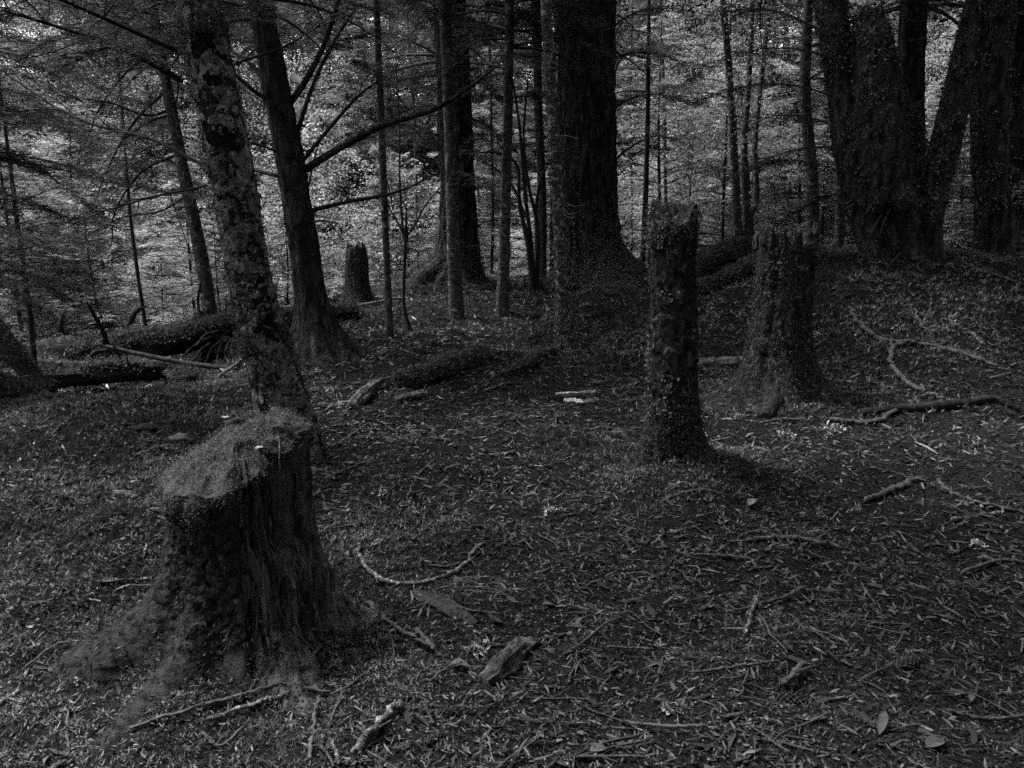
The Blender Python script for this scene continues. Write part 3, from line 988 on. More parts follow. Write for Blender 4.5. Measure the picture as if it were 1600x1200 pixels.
# several stems from one base, right of centre
b = at(1160, 388, 14.0)
b[2] = hgt(b[0], b[1])
t = Tree()
t.base, t.Y = b, b[1]
t.root = thing('multi_stem_tree', 'dark tree of three stems from one base on the rise, between the two broken stumps', 'tree', b)
for i, (pp, w) in enumerate([([(1160, 400), (1152, 350), (1148, 260), (1142, 150), (1128, -20)], [17, 14, 11, 9]), ([(1162, 400), (1166, 340), (1163, 240), (1170, 130), (1176, -20)], [14, 11, 9, 7]),
                             ([(1164, 400), (1172, 340), (1182, 310), (1180, 220), (1192, 100), (1205, -20)], [12, 10, 8, 6])]):
    P = px_path(pp, b[1], b[1] + 0.3 * (i - 1))
    P[0][2] -= 0.2
    stick_geo(P, [pxr(x, b) for x in w], 14, 60, 0.10, 1.0, 120 + i).build('stem', M_bark_thin, t.root, smooth=True)
g = Geo()
rr = np.random.default_rng(77)
for k in range(70):
    c = at(rr.uniform(1075, 1260), rr.uniform(-60, 260), b[1] + rr.uniform(-1.5, 2))
    n = 60
    P = c + rr.normal(0, 0.22, (n, 3)) * np.array([1.2, 1.2, .8])
    leaf_quads(g, P, rr.normal(0, 1, (n, 3)) - UPZ * .4, rr.normal(0, 1, (n, 3)) + UPZ, rr.uniform(0.035, 0.065, n), rr.uniform(0.02, 0.035, n), rr.uniform(0.5, 1.2, n), cup=0.05)
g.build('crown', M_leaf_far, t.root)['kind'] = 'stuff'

# ------------------------------------------------------------------ leafy double trunk and the trees at the right side
R3 = np.random.default_rng(31)


def stem_part(root, name, pts, w, Yd, m, seg=48, rings=150, amp=0.07, fth=5, fz=4, seed=0, flare=0.0, fh=0.3, lobes=(), dY=0.0, H=None, lump=0.09, dent=None):
    P = px_path(pts, Yd, Yd + dY)
    rad = [pxr(x, at(pts[0][0], pts[0][1], Yd)) for x in w]
    P[0][2] = float(hgt(P[0][0], P[0][1])) - .02
    P = [P[0] - np.array([0, 0, 0.25])] + P
    rad = [rad[0]] + rad
    if H:
        P, rad = extend(P, rad, H, 0.4)
    V, dr, Pc, R = trunk_grid(np.array(P), rad, seg, rings, amp, fth, fz, flare, fh, lobes, seed, base_s=0.2, lump=lump)
    if dent is not None:                        # hollow: (azimuth deg, half width deg, z0, z1, depth)
        az = np.arctan2(dr[..., 1], dr[..., 0])
        da = np.abs((az - math.radians(dent[0]) + math.pi) % (2 * math.pi) - math.pi)
        zz = V[..., 2]
        k = ss(math.radians(dent[1]) * 1.1, math.radians(dent[1]) * 0.75, da) * ss(dent[3] + .08, dent[3] - .12, zz + 0.25 * da) * ss(dent[2] - .3, dent[2], zz)
        V = V - dr * (k * dent[4])[..., None]
    o = trunk_geo(V, Pc).build(name, m, root, smooth=True)
    return V, dr, o, Pc, R


b = at(1400, 416, 9.9)
b[2] = hgt(b[0], b[1])
ivy = thing('leafy_double_trunk', 'massive dark leaf-clad trunk, one arm broken off rounded, hollow at its foot', 'tree', b)
zb = b[2]
specs = [('broken_trunk', [(1398, 418), (1388, 320), (1372, 200), (1364, 110), (1360, 50), (1358, 16)], [78, 86, 88, 72, 54, 24], None, 0.0, (-112, 52, zb, zb + 0.62, 0.20), 3200),
         ('trunk', [(1372, 412), (1338, 290), (1318, 160), (1305, 60), (1296, -20)], [44, 46, 46, 46, 44], 12.0, 0.2, None, 2600),
         ('trunk', [(1442, 416), (1452, 330), (1478, 220), (1508, 100), (1538, -20)], [46, 42, 40, 40, 40], 10.0, -0.3, None, 2600)]
for i, (nm, pp, w, H, dy, dent, nf) in enumerate(specs):
    V, dr, o, Pc, R = stem_part(ivy, nm, pp, w, 9.9, M_bark, seed=50 + i, flare=0.05, fh=0.2, lobes=[(-90, .5), (180, .6), (0, .6)], dY=dy, H=H, dent=dent)
    gl = Geo()
    wt = (V[..., 2] < 5.2) * (V[..., 2] > zb + 0.5) * (0.25 + (fbm(V * 2.6 + 4, 3) > -0.02))
    flakes(gl, R3, V, dr, nf // 2, (0.025, 0.055), (0.02, 0.04), weight=wt, hang=0.8, tint=(0.4, 1.1), curl=1.0, clump=0.09)
    wt = (V[..., 2] < 5.2) * (0.3 + (fbm(V * 2.0 + 14, 3) > 0))
    flakes(gl, R3, V, dr, nf, (0.02, 0.05), (0.008, 0.016), weight=wt, hang=0.6, tint=(0.3, 0.9), curl=1.2)
    gl.build('clinging_leaves', M_ivy, o, origin=ivy['_o'])['kind'] = 'stuff'
# torn wood flaps leaning in the hollow
for i, (pp, w) in enumerate([([(1352, 400), (1362, 365), (1378, 335)], [7, 9, 4]), ([(1388, 418), (1398, 406), (1408, 394)], [9, 9, 5]), ([(1374, 372), (1380, 350), (1392, 325)], [4, 6, 3])]):
    P = px_path(pp, 9.45, 9.5)
    stick_geo(P, [pxr(x * .6, P[0]) for x in w], 7, 16, 0.3, .2, 150 + i).build('torn_wood', M_splinter, ivy, smooth=False)
t = Tree()
t.P, t.R = np.array([at(1296, -20, 10.1), at(1296, -20, 10.1) + UPZ * 8]), np.array([.15, .1])
t.P = spline(t.P, 60)
t.R = np.linspace(.17, .08, 60)
t.root, t.Y = ivy, 9.9
gw, gl = Geo(), Geo()
canopy(t, gw, gl, R3, 4.6, 11.5, 50, 3.4)
canopy(t, gw, gl, R3, 5.0, 8.0, 10, 4.4, bias=225)  # unseen long boughs added to dim the sunlit patch at right
px_boughs(t, gw, gl, R3, [((1300, 90), (1075, 128)), ((1300, 150), (1085, 165)), ((1312, 232), (1110, 300)), ((1310, 200), (1150, 212)), ((1320, 320), (1150, 335)), ((1300, 60), (1130, 40)), ((1315, 270), (1190, 260)), ((1325, 300), (1180, 385))],
          dY=(-.6, 1.8), tw=0.09, tww=0.014, nl=28, nt=8, spread=0.28, wr=0.009)
crown_part(t, gw, gl)

RT = [('dark trunk wrapped in moss behind the leafy double trunk, between its two arms', [(1432, 392), (1428, 260), (1424, 120), (1428, -20)], [40, 36, 36, 38], 12.0, 11.0),
      ('dark leaf-clad trunk near the right edge, leaning slightly left at its foot', [(1560, 392), (1549, 280), (1546, 150), (1562, -20)], [52, 50, 50, 48], 11.2, 12.0),
      ('dark trunk cut by the right edge of the picture, behind its neighbour', [(1594, 384), (1584, 250), (1588, 120), (1604, -20)], [34, 32, 32, 32], 12.4, 11.0)]
for i, (lab, pp, w, Yd, H) in enumerate(RT):
    tt = make_tree('leafy_trunk_tree', lab, pp, w, H, M_bark, Y=Yd, seg=40, rings=140, amp=0.08, fth=4, fz=4, flare=0.10, fh=0.25, lobes=[(-90, .6), (160, .7), (20, .6)], seed=55 + i, lump=0.08)
    g = Geo()
    wt = (tt.V[..., 2] < 5.6) * (0.2 + (fbm(tt.V * 2.4 + 4, 3) > 0.0))
    flakes(g, R3, tt.V, tt.dr, 1300, (0.03, 0.06), (0.02, 0.045), weight=wt, hang=0.8, tint=(0.3, 1.4), curl=1.0, clump=0.08)
    g.build('clinging_leaves', M_ivy, tt.trunk, origin=tt.root['_o'])['kind'] = 'stuff'
    gw, gl = Geo(), Geo()
    canopy(tt, gw, gl, R3, 4.4, H - .5, 50, 3.6)
    crown_part(tt, gw, gl)

# ------------------------------------------------------------------ left side: conifer leaning in from outside the frame, sapling, leaning foot
b = on(-5.35, 6.6)
t = make_tree('conifer_tree', 'conifer whose dark boughs hang in from the left edge of the picture', [(-190, 600), (-200, 300), (-215, 0), (-220, -60)], [34, 30, 26, 24], 11.0, M_bark, Y=6.6, seg=24, rings=90, flare=.08, seed=70)
gw, gl = Geo(), Geo()
px_boughs(t, gw, gl, R3, [((-200, 60), (210, 165)), ((-200, 160), (150, 330)), ((-200, 250), (190, 290)), ((-190, 330), (110, 470)), ((-200, -10), (230, 55)), ((-190, 230), (70, 420)), ((-190, 380), (60, 480)), ((-200, 110), (60, 190)),
                          ((-200, 300), (120, 345)), ((-190, 420), (120, 430)), ((-200, 20), (90, 120))] + [((-200, q), (20 + 150 * ((q * 7) % 11) / 11, q + 30 + 60 * ((q * 5) % 7) / 7)) for q in range(0, 440, 26)], dY=(-.9, 1.6), tw=0.075, tww=0.011, nl=36, nt=9, spread=0.24, droop=0.06, wr=0.008)
canopy(t, gw, gl, R3, 3.6, 10.8, 20, 2.6)
crown_part(t, gw, gl)
t = make_tree('young_conifer', 'thin young conifer with drooping twigs beside the leaning mossy foot, far left', [(52, 572), (44, 470), (28, 360), (8, 200)], [9, 8, 7, 5], 4.6, M_bark_thin, Y=7.9, seg=14, rings=80, seed=71)
gw, gl = Geo(), Geo()
px_boughs(t, gw, gl, R3, [((40, 430), (-40, 470)), ((36, 400), (150, 440)), ((30, 370), (170, 350)), ((24, 320), (130, 290)), ((46, 480), (120, 500)), ((20, 300), (-60, 330)), ((42, 450), (190, 480))], dY=(-.5, .9), tw=0.08, tww=0.013, nl=18, nt=7, spread=.3)
canopy(t, gw, gl, R3, 2.4, 4.5, 30, 1.2, tw=0.06, tww=0.01, nl=12, nt=5)
crown_part(t, gw, gl)
knobs(t, 24, .3, 2.0, R3, (0.1, 0.5), .004)


def log_px(name, label, pts, w, m, Y=None, lift=0.5, seg=28, n=90, rough=0.14, cat='log', tint=1.0, seed=0, moss=0, root=None, mossw=None, dY=0.0, squash=0.92, fang=2.4, flen=0.35, stubs=0):
    """fallen log through photo points; lies on the ground unless a depth is given"""
    P = []
    for i, q in enumerate(pts):
        if Y is None:
            p = ground(*q)
        else:
            p = at(q[0], q[1], Y + dY * i / (len(pts) - 1))
        P.append(p)
    rad = [pxr(x, P[min(i, len(P) - 1)]) for i, x in enumerate(w)]
    if Y is None:
        ri = np.interp(np.linspace(0, 1, len(P)), np.linspace(0, 1, len(rad)), rad)
        P = [p + UPZ * r * lift for p, r in zip(P, ri)]
    b = np.array(P).mean(0)
    b[2] = min(p[2] for p in P) - max(rad) * 0.5
    ro = thing(name, label, cat, b)
    Q = spline(P, n)
    R = np.interp(np.linspace(0, 1, n), np.linspace(0, 1, len(rad)), rad)
    T, B, C = frames(Q[None])
    a = np.arange(seg) / seg * 2 * math.pi
    dr = B[0][:, None, :] * np.cos(a)[None, :, None] + C[0][:, None, :] * np.sin(a)[None, :, None]
    s = np.linspace(0, np.linalg.norm(np.diff(Q, axis=0), axis=1).sum(), n)
    mr = max(rad)
    q = np.stack([np.cos(a)[None] * fang + 0 * s[:, None], np.sin(a)[None] * fang + 0 * s[:, None], s[:, None] / mr * flen + 0 * a[None]], -1) + seed * 5.3
    k = 1 + rough * 2 * fbm(q, 4, 0.6)
    k[0] *= 0.7
    k[-1] *= 0.6
    V = Q[:, None, :] + dr * (R[:, None] * k)[..., None]
    body = trunk_geo(V, Q, tint)
    body.add(np.vstack([V[0], Q[:1]]), np.array([[(j + 1) % seg, j, seg] for j in range(seg)]), tint)
    bo = body.build('log_body', m, ro, smooth=True)
    rs_ = np.random.default_rng(seed + 900)
    for k in range(stubs):
        j = rs_.integers(int(n * .12), int(n * .9))
        e = rs_.integers(seg)
        if dr[j, e, 2] < -.3:
            e = (e + seg // 2) % seg
        d = nrm(dr[j, e] + rs_.normal(0, .4, 3))
        ln_ = R[j] * rs_.uniform(.8, 4)
        p0_ = Q[j] + dr[j, e] * R[j] * .7
        rr_s = R[j] * rs_.uniform(.10, .25)
        stick_geo([p0_, p0_ + d * ln_ * .5 + rs_.normal(0, .1, 3) * ln_, p0_ + d * ln_ + rs_.normal(0, .15, 3) * ln_], [rr_s, rr_s * .8, rr_s * .4], 7, 14, .25, 1.0, seed + k).build('branch_stub', m, ro, smooth=True)
    if moss:
        g = Geo()
        up = np.clip(dr[..., 2] + 0.35, 0, 1) * (0.3 + (fbm(V * 3 + 2, 3) > -0.1))
        r4 = np.random.default_rng(seed + 400)
        sc = np.clip(Q[:, 1].mean() / 5.0, 0.8, 2)
        flakes(g, r4, V, dr, moss, (0.012 * sc, 0.03 * sc), (0.005 * sc, 0.010 * sc), weight=up, hang=-0.2, tint=(0.4, 1.3), curl=1.4)
        g.build('moss', M_moss, bo, origin=ro['_o'])['kind'] = 'stuff'
    return ro, V, Q


log_px('leaning_foot', 'dark curved mossy tree foot slanting down at the far left edge', [(-30, 480), (5, 530), (35, 570), (62, 598), (84, 612)], [30, 30, 28, 26, 18], M_log, Y=7.6, dY=-0.2, cat='trunk', seed=1, moss=900)
log_px('fallen_log', 'mossy log end sloping into the dark hollow at the far left edge', [(-40, 590), (0, 602), (35, 612), (66, 628)], [40, 36, 30, 22], M_log, Y=6.7, seed=2, moss=1600)
log_px('fallen_log', 'long dark fallen trunk lying across the left middle behind the lichen tree', [(40, 563), (150, 553), (255, 533), (365, 508), (450, 497), (560, 486)], [56, 52, 46, 38, 30, 20], M_log, Y=9.6, dY=0.9, n=200, seed=3, moss=5200, rough=0.30, fang=3, stubs=12)
log_px('fallen_log', 'low dark rotten trunk lying under the long fallen trunk', [(60, 586), (150, 582), (230, 576), (275, 577)], [40, 36, 30, 18], M_log, Y=8.9, dY=.1, n=120, seed=4, moss=1600, rough=0.32, fang=3, stubs=8)
log_px('fallen_pole', 'straight thin pole slanting down to the right below the long fallen trunk', [(165, 541), (250, 560), (317, 571), (384, 578)], [6, 8, 8, 8], M_log, tint=1.6, stubs=4, Y=8.8, dY=-.5, n=70, seg=12, seed=5, rough=.08)
log_px('mossy_log', 'short thick log wholly covered in moss, in front of the fallen trunks at left', [(88, 606), (130, 598), (200, 597), (262, 598), (300, 601)], [26, 30, 32, 31, 24], M_mossbed, lift=0.55, n=120, seed=6, moss=6000, rough=.30, stubs=5)
log_px('mossy_log', 'mossy log lying diagonally on the rise at the centre', [(617, 608), (660, 598), (710, 577), (756, 555)], [28, 34, 30, 16], M_mossbed, lift=0.5, n=120, seed=7, moss=5200, rough=.34, stubs=4)
log_px('rotten_log', 'furrowed chunk of rotten wood left of the mossy centre log', [(548, 640), (570, 622), (598, 603)], [16, 24, 18], M_rotten, lift=0.5, n=60, seed=8, rough=.45, fang=4.5, flen=.25)
log_px('rotten_log', 'dark broken log piece with pale end right of the mossy centre log', [(786, 590), (822, 574), (866, 553)], [14, 20, 16], M_log, lift=0.6, n=50, seed=9, rough=.3, moss=500)
log_px('rotten_log', 'small dark rotten piece under the lower end of the mossy centre log', [(618, 628), (645, 622), (668, 618)], [10, 14, 10], M_rotten, lift=0.6, n=40, seed=10, rough=.3)
log_px('mossy_log', 'mossy limb sloping down behind the post stump towards the broad stump', [(1078, 466), (1110, 457), (1150, 437), (1190, 415)], [20, 22, 22, 24], M_mossbed, lift=0.8, n=80, seed=11, moss=3600)
log_px('arched_root', 'arched mossy root mound behind the gap between the two broken stumps', [(1085, 445), (1095, 420), (1122, 400), (1158, 392), (1185, 398), (1195, 420)], [26, 30, 34, 34, 30, 26], M_mossbed, Y=10.6, n=90, seed=12, moss=4200, rough=.2, cat='root')
log_px('rotten_log', 'dark rotten log piece lying between the post stump and the broad stump', [(1086, 572), (1120, 573), (1165, 569)], [16, 18, 16], M_rotten, lift=0.6, n=50, seed=13, rough=.25)
log_px('rotten_log', 'chunk of split rotten wood in the litter at the bottom centre', [(757, 1070), (788, 1048), (815, 1022), (838, 1006)], [22, 34, 32, 16], M_rotten, lift=0.3, n=80, seg=48, seed=14, rough=.5, fang=4.5, flen=.25)
log_px('fallen_branch', 'thick dark crooked branch on the ground at right, below the curled branch', [(1345, 650), (1400, 645), (1465, 640), (1510, 635), (1550, 630), (1592, 644)], [13, 15, 15, 14, 14, 10], M_log, lift=0.8, n=90, seg=16, seed=15, rough=.15, cat='branch')

b = ground(345, 575)
ro = thing('root_tangle', 'fan of dark bare roots under the fallen trunk beside the lichen tree', 'roots', b)
for i, (q0, q1) in enumerate([((352, 524), (300, 566)), ((356, 526), (318, 570)), ((358, 528), (336, 574)), ((362, 528), (352, 576)), ((366, 526), (366, 574)), ((350, 522), (285, 556)), ((345, 518), (306, 540)), ((368, 520), (386, 560))]):
    P = px_path([q0, ((q0[0] + q1[0]) / 2 - 4, (q0[1] + q1[1]) / 2 - 5), q1], 9.35, 8.9)
    stick_geo(P, [pxr(7, b), pxr(5, b), pxr(3, b)], 8, 24, .2, 1.0, 420 + i, jit=1.0).build('root', M_log, ro, smooth=True)

# ------------------------------------------------------------------ stumps


def stump_grid(c, ztop, rfun, zb, seg=110, rings=90, cap=16, capfun=None):
    az = np.arange(seg) / seg * 2 * math.pi - math.pi
    t = np.linspace(0, 1, rings)
    A, Tt = np.meshgrid(az, t)
    zt = ztop(az)[None]
    zz = zb + (zt - zb) * Tt
    r = rfun(A, zz, zt + 0 * zz)
    dr = np.stack([np.cos(A), np.sin(A), 0 * A], -1)
    V = np.array([c[0], c[1], 0]) + dr * r[..., None]
    V[..., 2] = zz
    # cap
    k = np.linspace(1, 0, cap + 1)[1:]
    rc = r[-1][None] * k[:, None]
    Vc = np.array([c[0], c[1], 0]) + dr[-1][None] * rc[..., None]
    zc = zt * k[:, None] + zt.mean() * (1 - k[:, None])
    Vc[..., 2] = zc
    if capfun is not None:
        Vc[..., 2] += capfun(Vc[..., 0], Vc[..., 1], k[:, None])
    return V, dr, np.vstack([V, Vc]), az


# front stump
c = STUMP
zg = float(hgt(c[0], c[1]))
b = np.array([c[0], c[1], zg])
fs = thing('mossy_stump', 'big rotten stump with a thick moss cap and splintered hollow side, front left', 'stump', b)


def fs_plane(x, y):
    return zg + 0.68 + 0.30 * (x - c[0]) + 0.20 * (y - c[1])


def cav(az):
    d = np.degrees(az)
    return ss(-84, -66, d) * ss(26, 4, d)


def fs_r0(az, z):
    h = np.maximum(z - zg, -0.1)
    lob = lambda a0, p: np.maximum(0, np.cos(az - math.radians(a0))) ** p
    r = 0.262 + 0.012 * np.cos(az * 2 + 1) + 0.05 * np.exp(-h / 0.22)
    r = r + np.exp(-h / 0.10) * (0.10 * lob(-154, 22) + 0.20 * lob(-112, 40) + 0.16 * lob(8, 16) + 0.16 * lob(95, 8) + 0.16 * lob(-52, 30) + .10 * lob(-80, 60))
    r = r + 0.25 * np.exp(-np.maximum(h, 0) / 0.16) * lob(-156, 10)
    return r


def fs_ztop(az):
    x, y = c[0] + 0.27 * np.cos(az), c[1] + 0.27 * np.sin(az)
    q = np.stack([np.cos(az) * 2.2, np.sin(az) * 2.2, 0 * az], -1)
    j = np.stack([np.cos(az) * 9, np.sin(az) * 9, 0 * az + 3], -1)
    return fs_plane(x, y) + 0.03 * fbm(q, 3) + cav(az) * (0.05 * fbm(j, 3) - 0.03)


def fs_r(az, z, zt):
    h = z - zg
    r = fs_r0(az, z)
    q = np.stack([np.cos(az) * 2.5, np.sin(az) * 2.5, h * 4], -1)
    r = r * (1 + 0.05 * fbm(q, 3))
    qq = np.stack([np.cos(az) * 14, np.sin(az) * 14, h * 3.2], -1)
    q3 = np.stack([np.cos(az) * 26, np.sin(az) * 26, h * 7 + 4], -1)
    k = cav(az)
    steps = np.round((fbm(qq * 0.6 + 8, 2)) * 3) / 3
    deep = 0.060 * ss(0.18, 0.50, h) + 0.005
    rid = np.abs(fbm(qq * 1.2 + 3, 3, 0.6))
    r = r - k * (deep + 0.075 * rid + 0.035 * steps + 0.022 * fbm(q3, 3))
    bi = np.floor(az * 16 + 1.5 * fbm(q, 2)).astype(np.int64)
    bj = np.floor(h * 11 + 2 * vnoise(np.stack([az * 9, 0 * h, 0 * h], -1))).astype(np.int64)
    r = r + k * .030 * (_hash(bi, bj, bi * 0 + 3) - .5)
    # the dark slot under the moss cap
    d = np.degrees(az)
    r = r - 0.07 * ss(-52, -44, d) * ss(-16, -26, d) * ss(0.30, 0.40, h)
    q4 = np.stack([np.cos(az) * 18, np.sin(az) * 18, h * 50], -1)
    r = r + (1 - k) * 0.012 * fbm(q4, 3)
    return np.maximum(r, 0.05)


V, dr, W, az = stump_grid(c, fs_ztop, fs_r, zg - 0.12, seg=260, rings=170, cap=18, capfun=lambda x, y, k: -0.02 * (1 - k))
g = Geo()
fq = grid_faces(len(W), 260)
col_ = fq[:, 0] % 260
zf_ = W.reshape(-1, 3)[fq[:, 0]][:, 2]
wob = 9 * fbm(np.stack([zf_ * 9, 0 * zf_, 0 * zf_], -1), 3) + 5 * fbm(W.reshape(-1, 3)[fq[:, 0]] * 40, 2)
dd_ = np.degrees(az)[col_] + wob
mi = np.where((dd_ > -78) & (dd_ < 16), 1, 0)
mi = np.where((zf_ - zg + .05 * fbm(W.reshape(-1, 3)[fq[:, 0]] * 12, 3) < .07) & (mi == 0), 2, mi)
g.add(W.reshape(-1, 3), fq[mi == 0], 1.0, 0)
for q_ in (1, 2):
    g.q.append(fq[mi == q_])
    g.qm.append(np.full((mi == q_).sum(), q_))
body = g.build('stump_body', [M_stumpbark, M_rotten, M_mossbed], fs, smooth=True)
# feathery moss growing over the shaded bark and root
r5 = np.random.default_rng(51)
g = Geo()
wt = (1 - cav(az))[None] * (0.25 + 0.75 * (fbm(V * 5, 3) > 0)) * (V[..., 2] > zg - .02) * (0.35 + np.exp(-np.maximum(0, V[..., 2] - zg) / 0.15))
flakes(g, r5, V, dr, 5000, (0.006, 0.016), (0.003, 0.006), weight=wt, hang=0.3, tint=(0.25, 0.5), curl=1.3, out=0.000)
wt = (1 - .6 * cav(az))[None] * (V[..., 2] > zg - .06) * np.exp(-np.maximum(0, V[..., 2] - zg - .03) / 0.05)
flakes(g, r5, V, dr, 5000, (0.010, 0.028), (0.004, 0.009), weight=wt, hang=-0.1, tint=(0.3, 0.8), curl=1.5, out=0.0, clump=.03)
g.build('bark_moss', M_moss, body, origin=fs['_o'])['kind'] = 'stuff'
# moss cap: cushions over the cut top, hanging over the left edge
nr, ns = 100, 260
rho = np.concatenate([np.linspace(0.0, 1.0, 66), np.linspace(1.03, 2.0, 34)])
azm = np.arange(ns) / ns * 2 * math.pi - math.pi
A, Rh = np.meshgrid(azm, rho)
dg = np.degrees(A)
left = np.clip(ss(-72, -112, dg) + ss(70, 110, dg), 0, 1)
cav_ = cav(azm)
zrim = fs_ztop(azm)
fringe = 0.5 + 0.9 * vnoise(np.stack([np.cos(azm) * 7, np.sin(azm) * 7, 0 * azm], -1)) + .5 * fbm(np.stack([np.cos(azm) * 25, np.sin(azm) * 25, 0 * azm], -1), 2)
hang = (0.02 + 0.10 * np.clip(ss(-72, -112, np.degrees(azm)) + ss(70, 110, np.degrees(azm)), 0, 1)) * np.clip(fringe, .25, 1.6)
over = np.clip(Rh - 1, 0, 1)
zs = zrim[None] - over * hang[None]
rs = fs_r(A, zs, None)
inside = np.minimum(Rh, 1.0)
rrim = fs_r(azm, zrim - .01, None)
rr_ = np.where(Rh <= 1, rrim[None] * inside, rs) + (0.016 * np.sin(np.clip((2 - Rh) * 2.2, 0, math.pi)) - .004) * (Rh > .9)
xx, yy = c[0] + rr_ * np.cos(A), c[1] + rr_ * np.sin(A)
pq = np.stack([xx * 26, yy * 26, 0 * xx], -1)
cush = 1 - np.abs(fbm(pq * .8, 2)) ** 0.6
cush2 = vnoise(pq * 0.55 + 9)
edge = ss(1.0, .8, Rh)
zz = np.where(Rh <= 1, zrim[None] * inside + (fs_plane(c[0], c[1]) + .01) * (1 - inside), zs)
zz = zz + edge * (0.045 * cush + 0.04 * cush2 + 0.02 * fbm(np.stack([xx * 7, yy * 7, 0 * xx], -1), 2) - .015) + .012 * ss(2, 1.2, Rh)
pz = np.stack([xx * 30, yy * 30, zz * 30], -1)
bul = .012 * (1 - np.abs(fbm(pz, 2))) * (1 - edge) * ss(2.0, 1.6, Rh)
xx, yy = xx + bul * np.cos(A), yy + bul * np.sin(A)
VM = np.stack([xx, yy, zz], -1)
g = Geo()
g.add(VM.reshape(-1, 3), grid_faces(nr, ns), (1.3 + 1.6 * cush2 * (.6 + .4 * cush)).ravel())
capo = g.build('moss_cap', M_mossbed, fs, smooth=True)
g = Geo()
nrmM = nrm(np.stack([np.cos(A) * ss(.8, 1.2, Rh), np.sin(A) * ss(.8, 1.2, Rh), 1.0 - .8 * ss(.85, 1.2, Rh)], -1))
for kk in range(2):
    flakes(g, r5, VM, nrmM, 9000, (0.004, 0.010), (0.002, 0.004), weight=np.where(Rh <= 1, Rh + .02, .45 * (hang / .12)[None]) * (0.1 + cush ** 2), hang=-0.15, tint=(0.9, 1.3), curl=1.4, out=-0.002)
g.build('moss_fronds', M_moss, capo, origin=fs['_o'])['kind'] = 'stuff'
# loose splinters on the rotten side
for k in range(60):
    a = math.radians(r5.uniform(-76, 10) if k % 3 else r5.choice([-66, -40, -22, -5]) + r5.normal(0, 4))
    h = r5.uniform(0.02, 0.52)
    rr = float(fs_r(np.array([a]), np.array([zg + h]), None)[0]) + r5.uniform(0.0, 0.02)
    d = np.array([math.cos(a), math.sin(a), 0])
    L = r5.uniform(0.05, 0.20)
    Wd = 0.005 + 0.03 * r5.random() ** 2.5
    up = nrm(UPZ + np.array([r5.normal(0, .1), r5.normal(0, .1), 0]) - d * (-0.12))
    if r5.random() < 0.1:
        up = nrm(up + nrm(np.cross(d, UPZ)) * r5.choice([-1, 1]) * r5.uniform(.5, 1.6))
    sd = nrm(np.cross(up, d) + r5.normal(0, .25, 3))
    th = np.cross(sd, up) * r5.uniform(0.003, 0.007)
    p = np.array([c[0], c[1], zg + h]) + d * rr
    v = []
    for (s_, w_) in ((-.5, r5.uniform(.3, .9)), (0.1, 1.0), (0.42, r5.uniform(.3, .9)), (.5, .1)):
        q0 = p + up * L * s_ + d * 0.012 * (-s_)
        for e1, e2 in ((-1, -1), (1, -1), (1, 1), (-1, 1)):
            v.append(q0 + sd * Wd * .5 * w_ * e1 + th * e2 * (1 if abs(s_) < .5 else .6))
    g = Geo()
    f = grid_faces(4, 4)
    g.add(v, np.vstack([f, [[3, 2, 1, 0]], [[12, 13, 14, 15]]]), r5.uniform(0.2, 1.3))
    g.build('splinter', M_splinter, fs)


def small_leaf(name, label, P, L, W, ang, m=M_deadleaf, tint=1.0, group=None, cat='leaf', tilt=0.1, seed=0):
    """cupped leaf with a raised midrib, 12 faces"""
    r = np.random.default_rng(seed)
    s = np.linspace(0, 1, 7)
    wd = np.sin(s ** 0.8 * math.pi) * W / 2 * r.uniform(.85, 1.15, 7)
    wd[0] = W * .03
    wd[-1] = 0.0005
    bend = r.normal(0.05, 0.08) * L * np.sin(s * math.pi) + r.normal(0, tilt) * L * s
    V = []
    for i in range(7):
        x = (s[i] - .5) * L
        V += [(x, -wd[i], bend[i] + wd[i] * .35), (x, 0, bend[i]), (x, wd[i], bend[i] + wd[i] * .35)]
    V = np.array(V)
    ca, sa = math.cos(ang), math.sin(ang)
    V = np.stack([V[:, 0] * ca - V[:, 1] * sa, V[:, 0] * sa + V[:, 1] * ca, V[:, 2]], -1) + P
    g = Geo()
    g.add(V, grid_faces(7, 3, wrap=False), tint)
    o = g.build(name, m, None, origin=P, smooth=True)
    return tag(o, label, cat, group)


# things on the stump cap
def cap_pt(px, py):
    d = ray(px, py)
    t = np.linspace(2.0, 4.2, 3000)
    P = CAM + d * t[:, None]
    k = np.argmax(P[:, 2] < fs_plane(P[:, 0], P[:, 1]) + 0.03)
    return P[k]


p = cap_pt(408, 704)
small_leaf('dry_leaf', 'pale curled dry leaf lying on the moss cap of the front stump', p + UPZ * .012, 0.05, 0.026, 0.7, M_palelichen, 0.9, seed=3)
p = cap_pt(330, 712)
small_leaf('dry_leaf', 'tiny pale leaf near the middle of the moss cap on the front stump', p + UPZ * .01, 0.025, 0.014, 2.2, M_palelichen, 0.6, seed=4)
p = cap_pt(368, 668)
g = stick_geo([p + np.array([-.035, -.01, .015]), p + np.array([0, 0, .02]), p + np.array([.04, .012, .022])], [0.012, 0.022, 0.014], 14, 20, 0.25, 1.0, 5)
tag(g.build('cone_chunk', M_cone, None, origin=p, smooth=True), 'dark squat cone chunk sitting at the back edge of the front stump cap', 'cone')
p = cap_pt(352, 690)
sp = thing('sprout', 'tiny pale seedling standing upright on the front stump cap', 'seedling', p)
top = at(352, 652, p[1] + .02)
tubes(g := Geo(), spline([p - UPZ * .02, (p + top) / 2 + np.array([.004, 0, 0]), top], 8)[None], np.linspace(0.003, .0018, 8)[None], 6)
g.build('stem', M_palelichen, sp, smooth=True)
